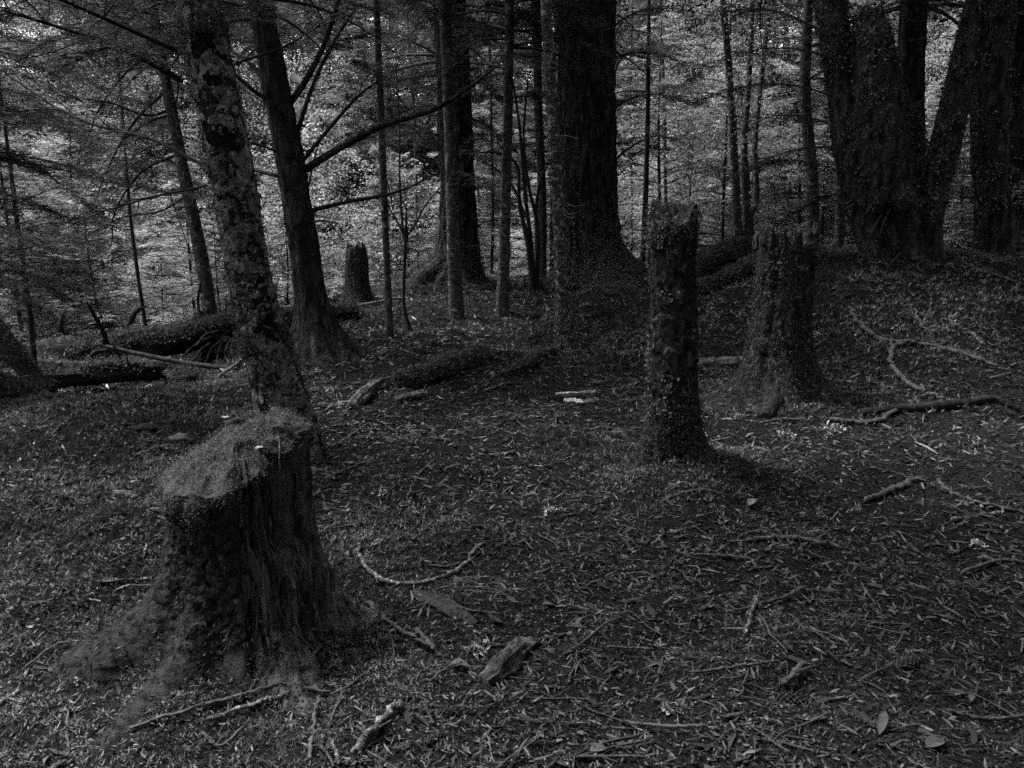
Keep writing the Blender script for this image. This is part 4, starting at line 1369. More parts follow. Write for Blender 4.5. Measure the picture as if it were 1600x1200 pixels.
for k in range(5):
    a = k * 1.256
    g = Geo()
    leaf_quads(g, top[None], np.array([[math.cos(a), math.sin(a), .15]]), UPZ[None], .02, .010, .9, cup=.05)
    g.build('leaf', M_palelichen, sp)
p0 = cap_pt(436, 684)
pp = [p0 + np.array([-0.03, 0, .012]), p0 + np.array([0, -.01, .01]), at(437, 705, p0[1] - .09), at(438, 735, p0[1] - .10), at(447, 758, p0[1] - .10)]
g = stick_geo(pp, [.003, .0035, .0035, .003, .002], 6, 30, .35, 1.0, 6)
tag(g.build('hanging_twig', M_lichstick, None, origin=p0, smooth=True), 'pale lichen-crusted twig hanging down over the hollow side of the front stump', 'twig')

# tall post stump
zg2 = float(hgt(POST[0], POST[1]))
c2 = POST
b = np.array([c2[0], c2[1], zg2])
ps = thing('post_stump', 'tall narrow broken stump scaled with leafy lichen, right of centre', 'stump', b)
zt2 = at(1050, 352, POST[1])[2]
lean = at(1052, 352, POST[1])[0] - c2[0]
r2m = pxr(74, at(1050, 550, POST[1]))


def ps_ztop(az):
    j = np.stack([np.cos(az) * 5, np.sin(az) * 5, 0 * az + 3], -1)
    j2 = np.stack([np.cos(az) * 22, np.sin(az) * 22, 0 * az + 3], -1)
    return zt2 + 0.03 * fbm(j, 3) + 0.010 * fbm(j2, 2) - 0.02 * np.cos(az) + 0.13 * ss(-.75, .15, np.sin(az + .6))


def ps_r(az, z, zt):
    h = np.maximum(z - zg2, -.1)
    lob = lambda a0, p: np.maximum(0, np.cos(az - math.radians(a0))) ** p
    r = r2m * (1.0 - 0.04 * h) + np.exp(-h / 0.13) * (0.05 + 0.14 * lob(-30, 6) + 0.10 * lob(200, 6) + .05 * lob(90, 4))
    q = np.stack([np.cos(az) * 4, np.sin(az) * 4, h * 6], -1)
    q3 = np.stack([np.cos(az) * 9, np.sin(az) * 9, h * 30], -1)
    r = r * (1 + 0.08 * fbm(q, 3)) + 0.008 * fbm(q3, 3)
    d = np.degrees(az)
    hole = np.exp(-((d + 95) / 14) ** 2 - ((h + 0.0) / 0.09) ** 2)
    return np.maximum(r - 0.10 * hole, 0.03)


V, dr, W, az = stump_grid(c2, ps_ztop, ps_r, zg2 - 0.2, seg=120, rings=200, cap=12, capfun=lambda x, y, k: 0.03 * fbm(np.stack([x * 20, y * 20, 0 * x], -1), 3) - 0.02 * (1 - k))
sh = np.maximum(0, W[..., 2] - zg2) / (zt2 - zg2) * lean
W[..., 0] += sh
V[..., 0] += np.maximum(0, V[..., 2] - zg2) / (zt2 - zg2) * lean
g = Geo()
g.add(W.reshape(-1, 3), grid_faces(len(W), 120))
body = g.build('stump_body', M_postbark, ps, smooth=True)
g = Geo()
zz = V[..., 2] - zg2
azd = np.degrees(az)[None] + 0 * zz
leftside = np.exp(-(((azd + 170 + 180) % 360 - 180) / 55) ** 2)
wt = (zz > .28) * (leftside > .25) * leftside * (fbm(V * 5 + 3, 3) > 0.02) * (0.4 + ss(.3, 1.4, zz)) + .002 * (fbm(V * 7 + 3, 3) > 0.25)
flakes(g, r5, V, dr, 1700, (0.012, 0.028), (0.010, 0.024), weight=wt, hang=0.4, tint=(0.5, 1.1), curl=0.7, clump=0.045)
g.build('lichen_scales', M_lichen, body, origin=ps['_o'])['kind'] = 'stuff'
g = Geo()
wt = (zz < .40) * (zz > -.05) * 1.0 + 1.0 * (zz > (zt2 - zg2 - .06))
flakes(g, r5, V, dr, 9000, (0.010, 0.024), (0.004, 0.009), weight=wt, hang=0.2, tint=(0.35, 1.0), curl=1.3)
g.build('bark_moss', M_moss, body, origin=ps['_o'])['kind'] = 'stuff'

# broad stump
gb = ground(1226, 628)
c3 = gb[:2] + np.array([0, .22])
zg3 = float(hgt(c3[0], c3[1]))
b = np.array([c3[0], c3[1], zg3])
bs_ = thing('broad_stump', 'broad broken stump with jagged notched top and mossy spreading roots, at right', 'stump', b)
zt3 = at(1226, 362, c3[1])[2]
r3m = pxr(82, b)


def bs_ztop(az):
    d = np.degrees(az)
    j = np.stack([np.cos(az) * 6, np.sin(az) * 6, 0 * az + 6], -1)
    j2 = np.stack([np.cos(az) * 25, np.sin(az) * 25, 0 * az + 6], -1)
    return zt3 + 0.12 * fbm(j, 3) + 0.08 * fbm(j2, 2) - 0.15 * np.exp(-((d + 68) / 20) ** 2) + .05 * np.exp(-((d + 10) / 30) ** 2)


def bs_r(az, z, zt):
    h = np.maximum(z - zg3, -.1)
    lob = lambda a0, p: np.maximum(0, np.cos(az - math.radians(a0))) ** p
    r = r3m * (1.02 - 0.02 * h) + 0.12 * np.exp(-h / 0.30) + np.exp(-h / 0.14) * (0.46 * lob(-160, 8) + 0.34 * lob(-25, 8) + 0.30 * lob(-105, 14) + .15 * lob(70, 5))
    q = np.stack([np.cos(az) * 3.2, np.sin(az) * 3.2, h * 2], -1)
    q3 = np.stack([np.cos(az) * 12, np.sin(az) * 12, h * 14], -1)
    d = np.degrees(az)
    r = r * (1 + 0.10 * fbm(q, 3)) + 0.015 * fbm(q3, 3)
    return np.maximum(r - 0.02 * np.exp(-((d + 128) / 8) ** 2) * ss(0, .15, h), .05)


V, dr, W, az = stump_grid(c3, bs_ztop, bs_r, zg3 - 0.2, seg=150, rings=180, cap=14, capfun=lambda x, y, k: -0.16 * (1 - k) ** .5 + .06 * fbm(np.stack([x * 22, y * 22, 0 * x], -1), 3))
g = Geo()
g.add(W.reshape(-1, 3), grid_faces(len(W), 150))
body = g.build('stump_body', M_postbark, bs_, smooth=True)
g = Geo()
zz = V[..., 2] - zg3
wt = np.exp(-np.maximum(zz, 0) / .25) * (zz > -.05) + .12 * (fbm(V * 4, 3) > .0)
flakes(g, r5, V, dr, 12000, (0.012, 0.03), (0.005, 0.010), weight=wt, hang=0.2, tint=(0.35, 1.0), curl=1.3)
g.build('bark_moss', M_moss, body, origin=bs_['_o'])['kind'] = 'stuff'
g = Geo()
wt = (zz > .8) * (fbm(V * 5 + 30, 3) > 0.25) + 1.0 * (zz > zt3 - zg3 - .12)
flakes(g, r5, V, dr, 160, (0.018, 0.04), (0.014, 0.03), weight=wt, hang=0.3, tint=(0.3, 1.1), curl=1.0, clump=.04)
g.build('lichen_scales', M_lichen, body, origin=bs_['_o'])['kind'] = 'stuff'
for i, (pp, w) in enumerate([([(1192, 385), (1196, 366), (1199, 352)], [10, 8, 3]), ([(1268, 392), (1266, 368), (1262, 345)], [14, 12, 4]), ([(1247, 388), (1250, 368), (1248, 352)], [10, 9, 3]), ([(1180, 392), (1181, 372), (1184, 360)], [10, 8, 3])]):
    P = px_path(pp, c3[1] - .20, c3[1] - .16)
    stick_geo(P, [pxr(x, P[0]) for x in w], 8, 16, .35, .22, 170 + i).build('splinter', M_splinter, bs_)
P = [ground(1198, 655) + UPZ * .03, ground(1206, 640) + UPZ * .08, at(1216, 615, c3[1] - .35)]
stick_geo(P, [.05, .075, .06], 16, 30, .35, .3, 180).build('root', M_rotten, bs_, smooth=True)


def simple_stump(name, label, pxb, pyt, w, Y, seed, flare=.12):
    b = at(pxb[0], pxb[1], Y)
    b[2] = hgt(b[0], b[1])
    zt = at(pxb[0], pyt, Y)[2]
    rm = pxr(w, b)
    root = thing(name, label, 'stump', b)

    def zf(az):
        j = np.stack([np.cos(az) * 4, np.sin(az) * 4, 0 * az + seed], -1)
        return zt + .12 * fbm(j, 3)

    def rf(az, z, z2):
        h = np.maximum(z - b[2], -.1)
        q = np.stack([np.cos(az) * 4, np.sin(az) * 4, h * 3 + seed], -1)
        top = np.clip((zt + .02 - z) / .25, 0, 1)
        return rm * (1 + .14 * fbm(q, 4)) * (.72 + .28 * top ** .5) + flare * np.exp(-h / .18) * (.5 + .5 * np.abs(np.cos(az * 1.5 + seed)))
    V, dr, W, az = stump_grid(b, zf, rf, b[2] - .2, seg=64, rings=80, cap=8)
    g = Geo()
    g.add(W.reshape(-1, 3), grid_faces(len(W), 64))
    o = g.build('stump_body', M_stumpbark, root, smooth=True)
    g = Geo()
    flakes(g, r5, V, dr, 1200, (.02, .045), (.008, .016), weight=np.exp(-np.maximum(V[..., 2] - b[2], 0) / .2) + .1, hang=.2, tint=(.4, 1.2), curl=1.3)
    g.build('bark_moss', M_moss, o, origin=root['_o'])['kind'] = 'stuff'


simple_stump('dark_stump', 'narrow black broken stump with rounded top at the left of the slim pole tree', (560, 486), 384, 34, 11.6, 5)
simple_stump('small_stump', 'small black stump peeking over the fallen trunk beside the thin leaning conifer', (318, 500), 488, 22, 10.4, 9, .05)

# ------------------------------------------------------------------ the wood beyond: a mass nobody could count
R6 = np.random.default_rng(61)


def proto_conifer(name, H, nb, ln, tw, tww, nl, nt, z0, rtrunk, mneed, seed, up=0.0):
    r = np.random.default_rng(seed)
    gw, gl = Geo(), Geo()
    P = spline([[0, 0, -.1], [r.normal(0, .03) * H, r.normal(0, .03) * H, H * .5], [0, 0, H]], 14)
    tubes(gw, P[None], np.linspace(rtrunk, .006, 14)[None], 7)
    S, E = [], []
    for k in range(nb):
        f = (k + r.random()) / nb
        z = z0 + (H - z0) * f ** .9
        p = np.array([np.interp(z, P[:, 2], P[:, 0]), np.interp(z, P[:, 2], P[:, 1]), z])
        a = k * 2.399 + r.normal(0, .4)
        l = ln * (1.05 - .9 * f) * r.uniform(.65, 1.2)
        S.append(p)
        E.append(p + np.array([math.cos(a) * l, math.sin(a) * l, l * (up - .22 + .35 * f + r.normal(0, .1))]))
    boughs(gw, gl, r, S, E, .10, nl, nt, tw, tww, wr=.010, tint=(.55, 1.25), spread=.40)
    n0 = gl.n
    g = Geo()
    for src, mi in ((gw, 0), (gl, 1)):
        for v, t_ in zip(src.v, src.c):
            g.v.append(v)
            g.c.append(t_)
        for q in src.q:
            g.q.append(q + g.n)
            g.qm.append(np.full(len(q), mi))
        g.n += src.n
    me = g.mesh(name, [M_twig, mneed])
    return bpy.data.objects.new(name, me)


def proto_broad(name, H, ncl, nleaf, ls, seed, crown0=.25, rad=.32):
    r = np.random.default_rng(seed)
    g = Geo()
    P = spline([[0, 0, -.1], [r.normal(0, .05) * H, r.normal(0, .05) * H, H * .5], [r.normal(0, .08) * H, 0, H * .95]], 14)
    tubes(g, P[None], np.linspace(.012 * H, .006, 14)[None], 7, mi=0)
    for k in range(ncl):
        f = r.uniform(crown0, 1)
        p = P[int(f * 13)]
        a = r.uniform(0, 6.283)
        l = H * rad * math.sin(min(1, (f - crown0 * .6) * 1.15) * math.pi * .9 + .2) * r.uniform(.4, 1.1)
        e = p + np.array([math.cos(a) * l, math.sin(a) * l, l * r.uniform(0, .6)])
        c_ = spline([p, (p + e) / 2 + r.normal(0, .06, 3) * l, e], 7)
        tubes(g, c_[None], np.linspace(.004 * H * .6, .003, 7)[None], 4, mi=0)
        n = nleaf
        Q = c_[r.integers(2, 7, n)] + r.normal(0, .11 * max(l, .6), (n, 3)) * np.array([1, 1, .55])
        leaf_quads(g, Q, r.normal(0, 1, (n, 3)) - UPZ * .3, r.normal(0, .7, (n, 3)) + UPZ, r.uniform(.7, 1.3, n) * ls, r.uniform(.4, .7, n) * ls, r.uniform(.45, 1.35) * r.uniform(.7, 1.3, n), 1, cup=.06)
    return bpy.data.objects.new(name, g.mesh(name, [M_twig, M_leaf_far]))


far_coll = bpy.data.collections.new('wood_plants')
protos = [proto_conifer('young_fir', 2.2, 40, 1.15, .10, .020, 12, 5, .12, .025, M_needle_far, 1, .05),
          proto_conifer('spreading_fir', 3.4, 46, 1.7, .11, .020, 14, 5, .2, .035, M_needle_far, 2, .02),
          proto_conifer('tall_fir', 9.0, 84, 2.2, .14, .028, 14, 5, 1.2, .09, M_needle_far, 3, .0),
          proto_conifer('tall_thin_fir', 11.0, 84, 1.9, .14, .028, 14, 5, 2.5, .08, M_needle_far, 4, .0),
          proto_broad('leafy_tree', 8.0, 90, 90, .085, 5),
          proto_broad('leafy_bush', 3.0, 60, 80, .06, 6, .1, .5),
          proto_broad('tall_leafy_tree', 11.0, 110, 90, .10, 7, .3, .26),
          proto_broad('shade_tree', 11.0, 130, 90, .19, 8, .34, .34)]  # last one: dense big-leaved tree, added out of view to cast shade
for i, o in enumerate(protos):
    o.name = 'a%02d_' % i + o.name                     # collection order decides the instance index
    far_coll.objects.link(o)

sc_ng = bpy.data.node_groups.new('plant_scatter', 'GeometryNodeTree')
sc_ng.interface.new_socket('Geometry', in_out='INPUT', socket_type='NodeSocketGeometry')
sc_ng.interface.new_socket('Geometry', in_out='OUTPUT', socket_type='NodeSocketGeometry')
ni, no_ = sc_ng.nodes.new('NodeGroupInput'), sc_ng.nodes.new('NodeGroupOutput')
iop = sc_ng.nodes.new('GeometryNodeInstanceOnPoints')
ci = sc_ng.nodes.new('GeometryNodeCollectionInfo')
ci.inputs['Collection'].default_value = far_coll
ci.inputs['Separate Children'].default_value = True
ci.inputs['Reset Children'].default_value = True


def named(nm, ty):
    a = sc_ng.nodes.new('GeometryNodeInputNamedAttribute')
    a.data_type = ty
    a.inputs['Name'].default_value = nm
    return a.outputs[0]


sc_ng.links.new(ni.outputs[0], iop.inputs['Points'])
sc_ng.links.new(ci.outputs[0], iop.inputs['Instance'])
iop.inputs['Pick Instance'].default_value = True
sc_ng.links.new(named('idx', 'INT'), iop.inputs['Instance Index'])
sc_ng.links.new(named('rot', 'FLOAT_VECTOR'), iop.inputs['Rotation'])
sc_ng.links.new(named('scl', 'FLOAT'), iop.inputs['Scale'])
sc_ng.links.new(iop.outputs[0], no_.inputs[0])


def scatter_plants(name, label, cat, pts, idx, scl, rng):
    me = bpy.data.meshes.new(name)
    me.from_pydata([tuple(p) for p in pts], [], [])
    n = len(pts)
    a = me.attributes.new('idx', 'INT', 'POINT')
    a.data.foreach_set('value', np.asarray(idx, np.int32))
    a = me.attributes.new('scl', 'FLOAT', 'POINT')
    a.data.foreach_set('value', np.asarray(scl, np.float32))
    a = me.attributes.new('rot', 'FLOAT_VECTOR', 'POINT')
    rot = np.stack([rng.normal(0, .05, n), rng.normal(0, .05, n), rng.uniform(0, 6.283, n)], -1)
    a.data.foreach_set('vector', rot.astype(np.float32).ravel())
    o = bpy.data.objects.new(name, me)
    scene.collection.objects.link(o)
    md = o.modifiers.new('plants', 'NODES')
    md.node_group = sc_ng
    return tag(o, label, cat, kind='stuff')


def spread(rng, n, y0, y1, x0, x1, test=None, gap=0.5):
    pts = []
    tries = 0
    while len(pts) < n and tries < n * 30:
        tries += 1
        y = rng.uniform(y0, y1)
        x = rng.uniform(x0, x1)
        if test is not None and not test(x, y):
            continue
        if all((x - p[0]) ** 2 + (y - p[1]) ** 2 > gap ** 2 for p in pts):
            pts.append((x, y))
    P = np.array(pts)
    return np.stack([P[:, 0], P[:, 1], hgt(P[:, 0], P[:, 1]) - .03], -1)


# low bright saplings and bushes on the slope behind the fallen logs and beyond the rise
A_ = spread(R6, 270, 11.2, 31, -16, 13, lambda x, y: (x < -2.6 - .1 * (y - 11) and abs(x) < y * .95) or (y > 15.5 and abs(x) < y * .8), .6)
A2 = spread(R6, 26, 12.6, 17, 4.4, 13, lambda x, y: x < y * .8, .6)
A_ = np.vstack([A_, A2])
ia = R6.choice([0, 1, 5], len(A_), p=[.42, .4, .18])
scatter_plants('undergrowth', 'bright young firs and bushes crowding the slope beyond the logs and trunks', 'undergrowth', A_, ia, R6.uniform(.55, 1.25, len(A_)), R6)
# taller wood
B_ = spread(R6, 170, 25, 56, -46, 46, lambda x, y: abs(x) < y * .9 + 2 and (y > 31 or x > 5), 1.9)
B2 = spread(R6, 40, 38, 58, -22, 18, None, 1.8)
B3 = spread(R6, 20, 13, 24, 8, 20, lambda x, y: x > 3 + .45 * y, 1.5)  # extra trees at the right, added to shade the wood there
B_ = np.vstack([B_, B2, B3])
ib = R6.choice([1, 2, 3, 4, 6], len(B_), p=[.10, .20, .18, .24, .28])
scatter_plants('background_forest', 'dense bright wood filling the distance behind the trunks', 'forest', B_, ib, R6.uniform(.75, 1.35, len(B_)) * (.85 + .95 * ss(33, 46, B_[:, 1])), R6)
# unseen trees added beside and behind the camera to shade the trunks and floor
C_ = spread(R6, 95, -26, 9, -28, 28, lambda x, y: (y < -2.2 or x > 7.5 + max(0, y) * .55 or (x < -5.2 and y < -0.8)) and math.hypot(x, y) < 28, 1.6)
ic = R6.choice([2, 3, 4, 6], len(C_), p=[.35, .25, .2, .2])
NEAR_ = np.array([(2.8, -0.9), (-2.5, -1.4), (-5.0, -1.6), (4.9, 1.2), (0.2, -2.6), (6.6, 4.2), (-3.2, -4.0), (3.6, -4.0), (-6.2, -1.5), (7.0, -1.4)])  # unseen trees added close to the camera to darken the foreground
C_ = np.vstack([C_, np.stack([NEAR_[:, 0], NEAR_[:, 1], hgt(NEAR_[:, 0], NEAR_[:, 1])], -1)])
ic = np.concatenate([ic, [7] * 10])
scatter_plants('shading_forest', 'unseen wood beside and behind the camera, added to shade the floor', 'forest', C_, ic, R6.uniform(1.05, 1.35, len(C_)), R6)

# ------------------------------------------------------------------ sticks and scraps on the floor, drawn through their places
STICKS = [
    ('curved lichen-crusted stick beside the foot of the front stump', [(557, 852), (575, 895), (615, 920), (670, 917), (715, 895), (757, 850)], [5, 7, 7, 7, 8, 5], 'L'),
    ('thick pale-barked stick pointing up from the bottom edge below the front stump', [(552, 1190), (572, 1165), (595, 1140), (626, 1108)], [12, 12, 13, 12], 'L'),
    ('long bent lichened branch lying in the moss in front of the front stump', [(325, 1135), (400, 1110), (450, 1095), (480, 1060), (500, 1015)], [7, 8, 9, 8, 6], 'L'),
    ('long dark branch running along the foot of the front stump to bottom left', [(205, 1148), (280, 1125), (360, 1102), (440, 1082), (515, 1092)], [5, 6, 7, 7, 5], 'S'),
    ('stick pointing straight down to the bottom edge in the moss', [(500, 1098), (492, 1140), (485, 1198)], [6, 7, 7], 'S'),
    ('short pale stick stub at the bottom edge right of the moss', [(519, 1168), (531, 1204)], [7, 7], 'L'),
    ('thin straight reed slanting up in front of the front stump', [(390, 1090), (425, 1035), (460, 985), (484, 955)], [3, 3, 3, 2], 'S'),
    ('small V-shaped twig in the moss below the front stump', [(315, 1153), (345, 1175), (382, 1145)], [5, 5, 4], 'S'),
    ('pale stick poking in at the left edge near the bottom', [(-8, 1116), (35, 1090)], [9, 8], 'L'),
    ('thin upright-looking twig near the bottom left corner', [(107, 1182), (108, 1125), (131, 1094)], [4, 4, 3], 'S'),
    ('thin bowed twig on the mossy slope left of the front stump', [(35, 1056), (95, 1015), (172, 1010)], [3, 4, 3], 'S'),
    ('slanting stick below the bark slab right of the front stump', [(575, 950), (620, 990), (678, 1022)], [8, 7, 6], 'S'),
    ('short stout stick end in front of the bark slab', [(648, 993), (680, 1024)], [9, 7], 'S'),
    ('long dark stick lying level in the litter at lower right', [(1167, 847), (1240, 846), (1316, 860)], [7, 8, 7], 'S'),
    ('long thin stick lying level left of the lower right stick', [(1078, 869), (1167, 877), (1182, 893)], [5, 5, 4], 'S'),
    ('crossed stick pointing up right in the centre right litter', [(1143, 963), (1215, 945), (1258, 926)], [4, 5, 6], 'S'),
    ('short pale-tipped stick crossing another in the centre right litter', [(1180, 943), (1165, 997)], [8, 6], 'L'),
    ('thin stick lying level in the litter at lower centre right', [(1078, 1061), (1150, 1052), (1217, 1042)], [4, 5, 4], 'S'),
    ('stubby dark stick beside the big cone', [(1222, 1080), (1257, 1048)], [10, 9], 'S'),
    ('long level stick near the bottom of the centre litter', [(968, 1139), (1035, 1145), (1102, 1145)], [6, 6, 5], 'S'),
    ('thin level twig in the litter below the centre', [(948, 1020), (1022, 1023)], [4, 4], 'S'),
    ('thin pale straw leaning in the right hand litter', [(1346, 916), (1368, 954)], [4, 3], 'L'),
    ('pale stick near the right edge above the litter', [(1483, 818), (1562, 806)], [8, 6], 'L'),
    ('dark bent stick on the trodden litter left of centre', [(529, 697), (550, 683), (574, 666)], [5, 5, 4], 'S'),
    ('dark stick pointing right from behind the front stump', [(520, 745), (572, 726)], [5, 4], 'S'),
    ('short pale straight twig on the path left of centre', [(652, 746), (678, 722)], [4, 3], 'L'),
    ('slightly bowed pale twig in the middle of the path', [(763, 713), (785, 713), (804, 707)], [4, 4, 3], 'L'),
    ('small pale crooked twig at the edge of the mossy mound', [(876, 723), (888, 719), (901, 710)], [3, 3, 3], 'L'),
    ('twig lying level on the path above its middle', [(672, 687), (704, 691)], [4, 4], 'S'),
    ('thin stick on the slope right of the mossy centre log', [(756, 614), (798, 599)], [4, 4], 'S'),
    ('long curled pale branch snaking across the right hand slope', [(1325, 481), (1340, 505), (1364, 527), (1391, 538), (1414, 538), (1448, 543), (1499, 555), (1556, 577)], [6, 7, 8, 8, 8, 8, 8, 6], 'S'),
    ('hooked branch curling down from the snaking pale branch', [(1413, 541), (1394, 547), (1391, 569), (1404, 589), (1431, 611), (1474, 627)], [7, 8, 8, 8, 8, 7], 'S'),
    ('straight branch forking off the thick crooked branch', [(1294, 658), (1358, 664), (1402, 645)], [7, 8, 7], 'S'),
    ('long bowed branch at the right edge below the thick crooked branch', [(1463, 752), (1489, 775), (1532, 790), (1605, 806)], [5, 6, 6, 6], 'S'),
    ('dark mossy stick slanting up on the right hand slope', [(1352, 787), (1397, 768), (1442, 750)], [8, 10, 9], 'S'),
    ('short curved pale stick above the snaking branch', [(1428, 486), (1438, 508), (1453, 522)], [5, 5, 4], 'S'),
    ('weathered root-like stick right of the snaking branch', [(1483, 504), (1516, 525), (1540, 544)], [5, 7, 6], 'L'),
    ('thin stick right of the broad stump', [(1262, 549), (1294, 531)], [4, 4], 'S'),
    ('long thin dark stick in front of the broad stump roots', [(1186, 664), (1229, 658), (1264, 661)], [4, 5, 4], 'S'),
    ('long thin stick slanting down at the top of the right hand slope', [(1500, 410), (1549, 430), (1602, 447)], [4, 4, 3], 'S'),
    ('dark stick behind the front stump at its left', [(211, 718), (247, 703), (286, 699)], [5, 6, 4], 'S'),
    ('thin arched twig on the left hand floor', [(56, 799), (93, 778), (138, 789)], [4, 4, 3], 'S'),
    ('short thick lichen-white stick left of the front stump', [(178, 776), (200, 779), (219, 785)], [11, 12, 8], 'L'),
    ('straight stick leaning up to the lichen tree from the left', [(338, 594), (382, 563)], [6, 5], 'S'),
    ('straight thin stick right of the lichen tree foot', [(455, 566), (495, 562)], [5, 4], 'S'),
    ('long pale straight pole lying behind the dark conifer', [(345, 498), (440, 490), (540, 480), (640, 466)], [4, 4, 4, 3], 'L'),
    ('pale twig lying under the dark narrow stump', [(520, 521), (570, 519)], [4, 4], 'L'),
    ('fallen stick above the mossy centre log', [(545, 620), (580, 604), (640, 580)], [3, 4, 3], 'S'),
    ('thin pale straw lying across the mossy centre log', [(684, 581), (705, 580), (726, 585)], [3, 3, 2], 'L'),
    ('short dark stick on the floor below the broad stump', [(1160, 700), (1200, 708)], [5, 5], 'S'),
    ('crooked stick on the litter under the mossy mound', [(1045, 780), (1095, 770), (1140, 778)], [4, 5, 4], 'S'),
    ('stick lying in shade at the far right of the litter', [(1500, 900), (1560, 880), (1605, 884)], [6, 6, 5], 'S'),
    ('stick in the bottom right corner', [(1480, 1120), (1540, 1135), (1605, 1128)], [6, 7, 6], 'S'),
    ('twig fork lying left of the rotten chunk', [(672, 1075), (700, 1052), (735, 1040)], [4, 4, 3], 'S'),
]
for i, (lab, pts, w, kd) in enumerate(STICKS):
    P = [ground(*q) for q in pts]
    rad = [pxr(w[min(j, len(w) - 1)], p) * .95 for j, p in enumerate(P)]
    P = [p + UPZ * (r * .7 + (.022 if p[1] < 3.3 else .010)) for p, r in zip(P, rad)]
    b = np.array(P).mean(0)
    g = stick_geo(P, rad, 10, len(pts) * 12, .20, 1.0, 200 + i, jit=1.3)
    rk = np.random.default_rng(600 + i)
    Q = spline(P, 30)
    for k in range(rk.integers(1, 5) if max(w) > 4 else 0):          # broken side spurs
        j = rk.integers(4, 27)
        d = nrm(nrm(Q[j + 1] - Q[j - 1]) * .7 + rk.normal(0, .7, 3))
        d[2] = abs(d[2]) * .4
        tubes(g, spline([Q[j], Q[j] + d * rk.uniform(.02, .09)], 4)[None], np.linspace(max(rad) * .5, max(rad) * .2, 4)[None], 5)
    o = g.build('stick', M_lichstick if kd == 'L' else M_stick, None, origin=b, smooth=True)
    tag(o, lab, 'stick', 'sticks lying on the forest floor')

# dead branch tangle under the right trees
b = ground(1548, 388)
ro = thing('dead_branch', 'forked bare branch propped against the trunk near the right edge', 'branch', b)
for i, pp in enumerate([[(1530, 392), (1532, 358), (1566, 351), (1590, 330), (1602, 300)], [(1548, 392), (1552, 372), (1562, 352)], [(1590, 330), (1592, 352), (1582, 372)]]):
    P = px_path(pp, b[1] - .25, b[1] - .3)
    stick_geo(P, [pxr(4, b), pxr(3.5, b), pxr(2, b)], 7, 30, .1, 1.3, 300 + i).build('limb', M_stick, ro, smooth=True)

# split pale wood on the path
b = ground(902, 628)
ro = thing('split_wood', 'bright pale piece of freshly split wood lying on the path', 'wood', b)
for i, (pts, w) in enumerate([([(868, 619), (885, 618), (905, 618), (930, 613)], (4, 10, 8, 3)), ([(880, 627), (895, 630), (912, 631), (934, 625)], (3, 11, 12, 4)), ([(876, 624), (900, 624), (920, 622)], (3, 4, 3))]):
    P = [ground(*q) + UPZ * .03 for q in pts]
    n = 14
    Q = spline(P, n)
    wd = np.interp(np.linspace(0, 1, n), np.linspace(0, 1, len(w)), [pxr(x, b) * 1.5 for x in w])
    rk = np.random.default_rng(i + 5)
    wd = wd * rk.uniform(.65, 1.2, n)
    Q = Q + np.array([0, 0, 1]) * rk.normal(0, .004, (n, 1))
    fwd = np.array([0, -1, .55])
    fwd = fwd / np.linalg.norm(fwd)
    up = np.array([0, .55, 1])
    up = up / np.linalg.norm(up)
    V = np.stack([Q - fwd * wd[:, None], Q + fwd * wd[:, None] * .9, Q + fwd * wd[:, None] - up * .03, Q - fwd * wd[:, None] - up * .03], 1)
    g = Geo()
    g.add(V.reshape(-1, 3), np.vstack([grid_faces(n, 4), [[3, 2, 1, 0]], [[n * 4 - 4, n * 4 - 3, n * 4 - 2, n * 4 - 1]]]))
    g.build('slab', M_pale, ro)
P = [ground(862, 624) + UPZ * .01, ground(900, 624) + UPZ * .015, ground(938, 622) + UPZ * .01]
stick_geo(P, [.03, .045, .03], 12, 24, .3, 1.0, 310).build('bark_shell', M_log, ro, smooth=True)

# bark slab and stones
b = ground(695, 952)
V = []
P = [ground(650, 932), ground(690, 945), ground(745, 980)]
Q = spline(P, 16)
rk = np.random.default_rng(8)
wd = np.interp(np.linspace(0, 1, 16), [0, .3, .7, 1], [.02, .05, .055, .015]) * rk.uniform(.8, 1.2, 16)
dirv = nrm(P[2] - P[0])
sd = nrm(np.cross(dirv, UPZ))
V = []
for j in range(16):
    for k in (-1, -.4, .3, 1):
        V.append(Q[j] + sd * wd[j] * k + UPZ * (.025 - .012 * k * k + rk.normal(0, .002)))
top = np.array(V)
g = Geo()
g.add(np.vstack([top, top - UPZ * .012]), np.vstack([grid_faces(16, 4, False), grid_faces(16, 4, False)[:, ::-1] + 64,
      [[j * 4, j * 4 + 64, j * 4 + 68, j * 4 + 4] for j in range(15)], [[j * 4 + 3, j * 4 + 7, j * 4 + 71, j * 4 + 67] for j in range(15)]]), .25)
tag(g.build('bark_slab', M_splinter, None, origin=b), 'flat slab of torn bark lying right of the front stump', 'bark', kind='thing')


def rock(label, px, py, wpx, hh=.5, seed=0, m=None, name='stone', cat='stone'):
    b = ground(px, py)
    r = pxr(wpx, b)
    nu, nv = 18, 12
    th = np.linspace(0.02, math.pi - .02, nv)
    ph = np.arange(nu) / nu * 2 * math.pi
    Ph, Th = np.meshgrid(ph, th)
    d = np.stack([np.sin(Th) * np.cos(Ph), np.sin(Th) * np.sin(Ph), np.cos(Th)], -1)
    k = 1 + .35 * fbm(d * 1.6 + seed * 4.4, 3)
    V = d * k[..., None] * r * np.array([1, .8, hh]) + b + UPZ * r * hh * .45
    g = Geo()
    g.add(V.reshape(-1, 3)[::-1], grid_faces(nv, nu))
    return tag(g.build(name, m or M_stone, None, origin=b, smooth=True), label, cat)


